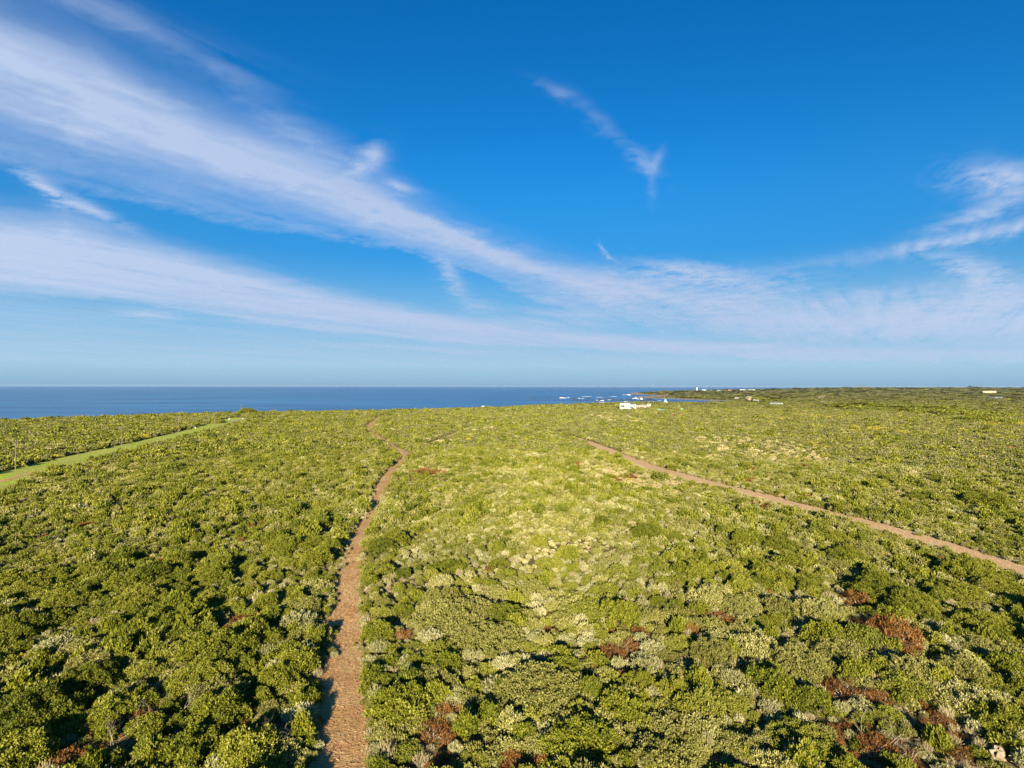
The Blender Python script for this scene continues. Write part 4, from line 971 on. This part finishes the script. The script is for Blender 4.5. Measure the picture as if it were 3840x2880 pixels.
cottage('house', 2160, 1511, 12, 6, 'larger white house on the shore left of the white two-storey house', WHITE, PALEROOF, 'gable', 'x', 0, .4, 2, True)
cottage('house', 2178, 1512, 7, 4, 'small white cottage just right of the larger white shore house', WHITE, TEAL, 'flat', windows=1)
cottage('house', 2223, 1511, 6, 4.5, 'small pale cottage alone on the shore between the white houses', WHITE, PALEROOF, 'flat', windows=1)
cottage('house', 2138, 1515.5, 16, 3.5, 'long low white roofed building on the shore left of the larger white house', WHITE, PALEROOF, 'gable', 'x', .1, .5, 2)
# bay houses
cottage('shed', 2762, 1497, 11, 6, 'white roofed shed by the bay, left of the tall brown house', WHITE, PALEROOF, 'gable', 'x', 0, .4, 1, True, turn=R(-14), category='shed')
e, k = site('tall_house', 2810, 1504, 'tall brown stone house with curved white roof by the bay', 'house', 9)
w, h = 9 * k, 16 * k
box('tower', e, -w / 2, w / 2, 0, 7, 0, h * .7, STONE); box('upper_storey', e, -11 * k, 6 * k, -1, 8, h * .55, h * .82, STONE)
box('window_band', e, -10 * k, 0, -1.08, -.98, h * .62, h * .76, GLASS)
bm = bmesh.new(); n = 9; pr = []
for i in range(n):
    a = math.pi * (i / (n - 1)); px_ = -12 * k + 21 * k * i / (n - 1)
    pr.append([bm.verts.new((px_, y_, h * .82 + math.sin(a) * h * .20 + z_)) for y_, z_ in ((-2, 0), (9, 0), (9, .35), (-2, .35))])
for a, b in zip(pr[:-1], pr[1:]):
    for i in range(4): bm.faces.new((a[i], b[i], b[(i + 1) % 4], a[(i + 1) % 4]))
bm.faces.new(pr[0]); bm.faces.new(pr[-1][::-1]); bmesh.ops.recalc_face_normals(bm, faces=bm.faces[:]); bm_obj('roof', bm, PALEROOF, e)
cottage('house', 2830, 1505, 7, 5, 'small white block house right of the tall brown house', WHITE, PALEROOF, 'flat', windows=1, door=False)
cottage('house', 2841, 1505, 9, 4.5, 'second small white block house right of the tall brown house, with dark opening', WHITE, GREYROOF, 'flat', windows=2, door=True)
cottage('house', 2905, 1518, 30, 7.5, 'grey hip-roofed house standing in scrub right of the bay', WHITE, GREYROOF, 'gable', 'x', .28, .62, 3)
cottage('shed', 2892, 1517.5, 14, 7, 'white gabled wing left of the grey hip-roofed house', WHITE, PALEROOF, 'gable', 'y', 0, .6, 1, category='shed')
cottage('water_tank_house', 2921, 1519, 4, 6, 'small white block right of the grey hip-roofed house', WHITE, PALEROOF, 'flat', windows=1, door=False, category='shed')
cottage('outbuilding', 2931, 1519, 6, 7, 'green-grey outbuilding with white top at far right of the hip-roofed house', TEALNET, PALEROOF, 'gable', 'x', 0, .35, 1, False, category='shed')
# lighthouse
e, k = site('lighthouse', 2613.5, 1465, 'white lighthouse tower with dark lantern on the headland', 'lighthouse', 12, 0, 3450)
k = 3450 / F
def lathe(name, parent, prof, mat, n=20, smooth=True):
    V = [(r * math.cos(a), r * math.sin(a), z) for r, z in prof for a in np.arange(n) * 2 * math.pi / n]
    i = np.arange(len(prof) - 1)[:, None] * n + np.arange(n)[None]; j = np.arange(len(prof) - 1)[:, None] * n + (np.arange(n)[None] + 1) % n
    return link(name, mesh_np(name, V, np.stack([i, j, j + n, i + n], -1).reshape(-1, 4), (mat,), smooth), parent)
HL = 18.5 * k
lathe('tower', e, [(4.1, 0), (3.9, 1.2), (3.1, HL * .74), (3.0, HL * .76)], WHITE)
lathe('gallery', e, [(3.0, HL * .755), (4.2, HL * .765), (4.2, HL * .785), (2.2, HL * .786)], DARK)
for i in range(12):
    a = i * math.pi / 6; o = box('railing_post', e, -.05, .05, -.05, .05, 0, 1.1, DARK); o.location = (4.05 * math.cos(a), 4.05 * math.sin(a), HL * .786)
lathe('railing', e, [(4.0, HL * .785 + 1.1), (4.12, HL * .785 + 1.1), (4.12, HL * .785 + 1.2), (4.0, HL * .785 + 1.2)], DARK)
lathe('lantern', e, [(2.1, HL * .786), (2.1, HL * .90)], GLASS, 12, False)
lathe('dome', e, [(2.4, HL * .90), (2.2, HL * .93), (1.4, HL * .97), (.3, HL * .99), (.12, HL * 1.03)], DARK, 12)
window(e, 0, -3.7, HL * .35, .8, 1.4)
e2, _ = site('keepers_building', 2606, 1465.5, 'low white building at the foot of the lighthouse', 'building', 14, 0, 3440)
box('wall', e2, -9.5, 8, 0, 8, 0, 3.4, WHITE); box('parapet', e2, -9.7, 8.2, -.2, 8.2, 3.41, 4.0, WHITE)
for i in range(5): window(e2, -8 + i * 3.2, 0, 2.0, .9, 1.3)
box('door', e2, 6.2, 7.2, -.06, .05, 0, 2.2, DARK)
for a in [(2640, 1466.5, 14, 5, 'white gabled house right of the lighthouse', WHITE, PALEROOF, 'gable'), (2667, 1470, 7, 2.2, 'lowest faint grey house right of the lighthouse', PALEROOF, GREYROOF, 'flat'), (2695, 1469, 15, 3.2, 'long low white house on the headland skyline, next after the gabled one', WHITE, PALEROOF, 'gable'),
          (2738, 1469, 12, 4, 'red-roofed house on the headland skyline', PINKROOF, REDROOF, 'gable'), (2784, 1468, 17, 3.6, 'long white house on the skyline right of the red-roofed one', WHITE, PALEROOF, 'flat'), (2797, 1468.5, 5, 2.6, 'tiny white house between two long white skyline houses', WHITE, PALEROOF, 'flat'), (2819, 1468, 22, 3.0, 'last long white house on the skyline, farthest from the lighthouse', WHITE, PALEROOF, 'flat')]:
    cottage('house', a[0], a[1], a[2], a[3], a[4], a[5], a[6], a[7], windows=3, dist=3300 if a[0] < 2650 else 3200)
# houses on the plain to the right
cottage('house', 3083, 1493, 22, 5, 'pink-roofed house far off on the plain right of the bay', CREAM, PINKROOF, 'gable', 'x', .25, .6, 3)
cottage('shed', 3046, 1495, 14, 3.5, 'low pink shed left of the pink-roofed house', PINKROOF, PINKROOF, 'gable', 'x', .1, .5, 1, category='shed')
cottage('house', 3706, 1474.5, 24, 6, 'long cream house with row of dark windows on the right hillside', CREAM, REDROOF, 'flat', windows=6, door=False)
cottage('annexe', 3725.5, 1474.5, 12, 6, 'blank cream annexe at the right end of the long cream house', CREAM, CREAM, 'flat', windows=0, door=True, category='house')
cottage('garage', 3720, 1495.5, 13, 5.5, 'dark shed below the long cream house', DARK, DARK, 'flat', windows=0, door=True, category='shed')
cottage('barn', 3742, 1495, 22, 5, 'grey-roofed barn beside the dark shed on the right hillside', TAN, GREYROOF, 'gable', 'x', .1, .65, 2, category='barn')

# ------------------------------------------------------------------ along the grass strip
def pole(px, row, hpx, label):
    e, k = site('utility_pole', px, row, label, 'pole', 0, R(35), None, .3, None)
    h = hpx * k
    v_, f_ = tubes_np([(np.array([(0, 0, 0), (0, 0, h * .5), (0.02, 0, h)]), (.12, .11, .09))], 8)
    link('post', mesh_np('post', v_, f_, (TIMBER,), True), e)
    ca = box('crossarm', e, -.95, .95, -.16, -.04, h - .55, h - .41, TIMBER)
    for x in (-.85, 0, .85):
        v_, f_ = tubes_np([(np.array([(x, -.1, h - .41), (x, -.1, h - .30), (x, -.1, h - .18)]), (.05, .09, .05))], 6)
        link('insulator', mesh_np('insulator', v_, f_, (METAL,), True), ca)
    for sx in (-1, 1):
        v_, f_ = tubes_np([(np.array([(sx * .7, -.1, h - .5), (sx * .35, -.1, h - .8), (0, -.1, h - 1.1)]), (.03, .03, .03))], 4)
        link('brace', mesh_np('brace', v_, f_, (METAL,)), e)
    return e
pole(58, 1764, 90, 'nearest utility pole beside the grass strip, at the left edge')
pole(457, 1674, 66, 'tall utility pole beside the grass strip, second from the left edge')
pole(669, 1622, 50, 'utility pole beside the grass strip, third from the left edge')
pole(804, 1592, 42, 'utility pole in front of green bushes near the end of the grass strip')
pole(903, 1553, 34, 'utility pole standing against the sea at the end of the grass strip')
def marker(px, row, size, label):
    e, k = site('marker_stone', px, row, label, 'marker', 0, 0, None, .05)
    s = size * k
    lathe('stone', e, [(s * .5, 0), (s * .46, s * .5), (s * .3, s * .95), (0.01, s * 1.1)], WHITE, 8, False)
    lathe('footing', e, [(s * .62, -.05), (s * .62, .06), (s * .5, .07)], STONE, 8, False)
marker(733, 1607, 5, 'white marker stone at the near side of the grass strip')
marker(860, 1574, 5, 'white marker stone farther up the grass strip')
marker(911, 1572.5, 4, 'white marker stone beside the gravel road end')
e, k = site('boundary_wall', 844, 1550, 'low white wall on the crest before the sea at left', 'wall', 4)
for i in range(6): box('wall_panel', e, -3.4 + i * 1.13, -2.29 + i * 1.13, 0, .25, 0, 1.7, WHITE)
box('coping', e, -3.5, 3.5, -.06, .31, 1.71, 1.85, WHITE)
e, k = site('utility_box', 862, 1549, 'small white box at the right end of the low white wall', 'box')
box('cabinet', e, -.6, .6, 0, .9, 0, 2.1, WHITE, .05); box('lid', e, -.7, .7, -.1, 1.0, 2.11, 2.25, PALEROOF)
e, k = site('marker_post', 783, 1547, 'small white post on the crest against the sea at left', 'post')
box('post', e, -.12, .12, 0, .24, 0, 1.9, WHITE); box('cap', e, -.22, .22, -.1, .34, 1.91, 2.1, WHITE)
for px, row, rad, kd, label in [(925, 1553, 6.0, 'evergreen', 'big dark rounded bush at the end of the grass strip against the sea'), (905, 1551, 2.4, 'olive', 'low olive bush between the white wall and the big dark bush'), (965, 1552, 4.0, 'olive', 'olive bush right of the big dark bush at the road end'), (812, 1588, 3.2, 'lime', 'bright green bush beside the fourth utility pole'), (826, 1586, 2.8, 'evergreen', 'dark bush right of the bright green one by the fourth pole')]:
    p = hit(px, row); shrub(p[0], p[1], rad, kd, label, None, 1.15, 'bush')
PL = np.array(PLACED)

# ------------------------------------------------------------------ boulder and fallen branches
m, t, o = material('pale_boulder')
n = t.noise(t.new('ShaderNodeTexCoord').outputs['Object'], 3.5, 6, 0.7); n2 = t.noise(t.new('ShaderNodeTexCoord').outputs['Object'], 1.2, 3, 0.6)
c = t.mix(t.maprange(n, .3, .7), (.17, .135, .09), (.36, .295, .20)); principled(t, o, t.mix(t.maprange(n2, .55, .7, 0, .6), c, (.2, .17, .15)), .95, .1, bump(t, n, .8, .06))
p = hit(3740, 2850); v_, f_ = rock_np(np.random.default_rng(9), .42, .38, .44, 3)
v_ = v_ * (1 + 0.10 * fbm(v_[:, 0] * 3, v_[:, 2] * 3 + v_[:, 1], 90, 3)[:, None]); v_[:, 2] -= .16 * np.exp(-((v_[:, 2] - .1 + .25 * v_[:, 0]) / .07) ** 2) * .6
b = link('boulder', mesh_np('boulder', v_, f_, (m,)), label='pale cracked boulder in the bottom right corner', category='rock'); b.location = (p[0], p[1], p[2] + .34)
BR = [(3330, 2420, 1.9, 'pale bare branch lying in the largest rust shrub'), (3180, 2570, 1.6, 'forked pale branch across the rust shrub, lower right'), (3265, 2610, 1.7, 'pale fan of twigs on the right of the twiggy rust shrub'), (3330, 2465, 1.8, 'pale fallen branch just below the largest rust shrub'), (3240, 2740, 2.2, 'long pale fallen branch near the bottom right'), (3350, 2790, 2.4, 'grey tangle of dead branches at the bottom right'), (3400, 2850, 1.8, 'pale dead branch at the bottom edge, lower right'), (2890, 2660, 1.4, 'white forked twig right below the large round bush'), (3500, 2600, 1.8, 'pale dead branches beside the bare straw patch'), (3010, 2240, 1.7, 'whitish dead bush branches left of the broad green dome'),
      (440, 2640, 1.9, 'pale fallen branches in the lower left scrub'), (560, 2690, 2.0, 'broken pale branch pointing up at lower left'), (700, 2640, 2.0, 'straw-coloured fan of dead twigs at lower left'), (420, 2780, 1.7, 'white broken stick near the bottom left'), (980, 2800, 2.6, 'grey-brown fan of dead branches left of the long path at the bottom'), (1060, 2420, 1.1, 'pale twigs in the grey tuft left of the long path'), (2330, 2430, 1.6, 'thin pale branch lying between the large mounds'), (1980, 2150, 1.2, 'pale twiggy branch in the centre scrub')]
for i, (px, row, ln, label) in enumerate(BR):
    rr = np.random.default_rng(200 + i); p = hit(px, row, .5); segs = []
    for q in range(3): branch_np(rr, np.array((rr.normal(0, .15), rr.normal(0, .15), .05)), unit(np.array((rr.normal(0, 1), rr.normal(0, 1), .55))), ln * .44, .017, 4, segs)
    v_, f_ = tubes_np(segs, 4); v_[:, 2] = np.abs(v_[:, 2])
    b = link('fallen_branch', mesh_np('fallen_branch', v_, f_, (TWIG,), True), label=label, category='branch', group='dead branches in the scrub'); b.location = (p[0], p[1], p[2] + .25)

# mown stalks lying on the near parts of the paths
def stalks(name, line, dmax, per_m2, label, seed):
    rr = np.random.default_rng(seed); L = LINES[line]; near = np.hypot(L[:, 0], L[:, 1]) < dmax; idx = np.nonzero(near)[0]
    n = int(per_m2 * 1.5 * 3.4 * len(idx)); i = rr.choice(idx[:-1], n); k = rr.random((n, 1)); P = L[i] * (1 - k) + L[np.minimum(i + 1, len(L) - 1)] * k
    tg = unit(L[np.minimum(i + 1, len(L) - 1), :2] - L[i, :2]); off = rr.uniform(-.54, .54, n) * P[:, 2]
    x, y = P[:, 0] + tg[:, 1] * off, P[:, 1] - tg[:, 0] * off; z = ground(x, y) + .07 + rr.random(n) * .05 + 0.0004 * np.hypot(x, y)
    th = rr.uniform(0, 6.28, n); dr = np.stack([np.cos(th), np.sin(th), rr.normal(.05, .22, n)], 1)
    V, Fc = leaves_np(np.stack([x, y, z], 1), dr, .30, .011, rr); sh = np.repeat(rr.random(n) ** 1.3, 4)
    link(name, mesh_np(name, V, Fc, (STALK,), attrs={'shade': ('POINT', sh)}), kind='stuff', label=label, category='straw')
STALK = leaf_mat('mown_stalk', [(0.24, 0.12, 0.05), (0.44, 0.28, 0.12), (0.68, 0.52, 0.28)], 0.05)
stalks('mown_stalks', 'main', 80, 60, 'mown dry stalks strewn over the long dirt path', 5)
stalks('mown_stalks', 'east', 120, 14, 'mown dry stalks strewn over the diagonal dirt path', 6)

# ------------------------------------------------------------------ lay the scrub
near_c = form_collection('near_scrub', [with_stems(k_, v) if k_ in ('grey', 'straw', 'rust') else FORMS[k_, 'small'][v][0] for k_ in KINDS7 for v in range(3)])
rr = np.random.default_rng(60)
mid_c = form_collection('mid_scrub', [low_form(k_, rr, 95, 6, .22, .065) for k_ in KINDS7 for v in range(3)])
far_c = form_collection('far_scrub', [low_form(k_, rr, 46, 5, .34, .12, {'olive': 'heath', 'grey': 'grey_hazed'}) for k_ in KINDS7 for v in range(3)])  # far olive and grey plants take the haze-dulled leaf colours
TH = R(49)
lay('near_scrub', 22, 75, -TH, TH, lambda r: 0.78, lambda d: 0.56 + 0 * d, 3, near_c, 1.1, 'dense low mixed scrub filling the near ground between the shrubs', 0.22, True)
lay('mid_scrub', 75, 190, -TH, TH, lambda r: 0.55 + r * 0.0038, lambda d: 0.38 + d * 0.0031, 3, mid_c, 1.15, 'low mixed scrub covering the slope beyond the near shrubs', 0.45, True)
lay('far_scrub', 190, 620, -TH, TH, lambda r: 0.75 + r * 0.0042, lambda d: 0.50 + d * 0.0034, 3, far_c, 0.95, 'olive heath covering the plain towards the sea', 0.5, True, hmax=1.4)
lay('distant_scrub', 620, 5600, R(-8), TH, lambda r: -0.6 + r * 0.0068, lambda d: 0.4 + d * 0.0048, 3, far_c, 0.40, 'distant olive scrub on the headland and the right-hand plain', hmax=1.15)
def verge(name, lines, dmax, per_m, label):
    """small tufts creeping in over the path edges"""
    X, Y, S = [], [], []
    for nm in lines:
        L = LINES[nm]; i = np.nonzero(np.hypot(L[:, 0], L[:, 1]) < dmax)[0]; i = i[i < len(L) - 1]
        n = int(len(i) * 1.5 * per_m); j = RNG.choice(i, n); k_ = RNG.random((n, 1)); P = L[j] * (1 - k_) + L[j + 1] * k_; tg = unit(L[j + 1, :2] - L[j, :2])
        s_ = np.where(RNG.random(n) < .5, -1, 1); run = perlin(P[:, 1] / 3.1, s_ * 5.5 + len(nm), 95)
        off = s_ * (P[:, 2] / 2 + RNG.normal(0.10, .22, n) - .5 * np.clip(run, 0, 1) - .9 * (RNG.random(n) < .06) * RNG.random(n))
        X.append(P[:, 0] + tg[:, 1] * off); Y.append(P[:, 1] - tg[:, 0] * off); S.append(RNG.uniform(.12, .42, n) * (1 + np.clip(np.hypot(P[:, 0], P[:, 1]) - 60, 0, 200) / 160))
    x, y, s_ = np.concatenate(X), np.concatenate(Y), np.concatenate(S)
    k_ = np.where(RNG.random(len(x)) < .45, 1, np.where(RNG.random(len(x)) < .5, 3, np.where(RNG.random(len(x)) < .6, 4, 2)))
    scatter(name, np.stack([x, y, ground(x, y) + .03], 1), RNG.uniform(0, 6.28, len(x)), np.stack([s_, s_, s_ * RNG.uniform(.7, 1.6, len(x))], 1), k_ * 3 + RNG.integers(0, 3, len(x)), near_c, kind='stuff', label=label, category='tufts')
verge('verge_tufts', ['main'], 120, 6, 'small tufts creeping over the edges of the long dirt path')
verge('verge_tufts', ['east', 'faint'], 190, 4, 'small tufts creeping over the edges of the diagonal path')
# scattered larger dark bushes farther off
lay('scattered_bushes', 80, 900, -TH, TH, lambda r: 12 + r * 0.022, lambda d: 1.0 + d * 0.0016, 3, mid_c, 1.0, 'scattered darker bushes standing above the far heath', 0.9, True, hmax=2.2)

# ------------------------------------------------------------------ thin sea air
if HAZE > 0:
    m, t, o = material('sea_air')
    vs = t.new('ShaderNodeVolumePrincipled'); vs.inputs['Color'].default_value = (0.50, 0.64, 0.86, 1); vs.inputs['Density'].default_value = HAZE; vs.inputs['Anisotropy'].default_value = 0.0
    t.l.new(vs.outputs[0], o.inputs['Volume'])
    bm = bmesh.new(); bmesh.ops.create_cube(bm, size=1)
    for v in bm.verts: v.co = (v.co.x * 44000, v.co.y * 44000, -40 + (v.co.z + .5) * (40 + 34))
    bm_obj('haze', bm, m, None, kind='stuff')
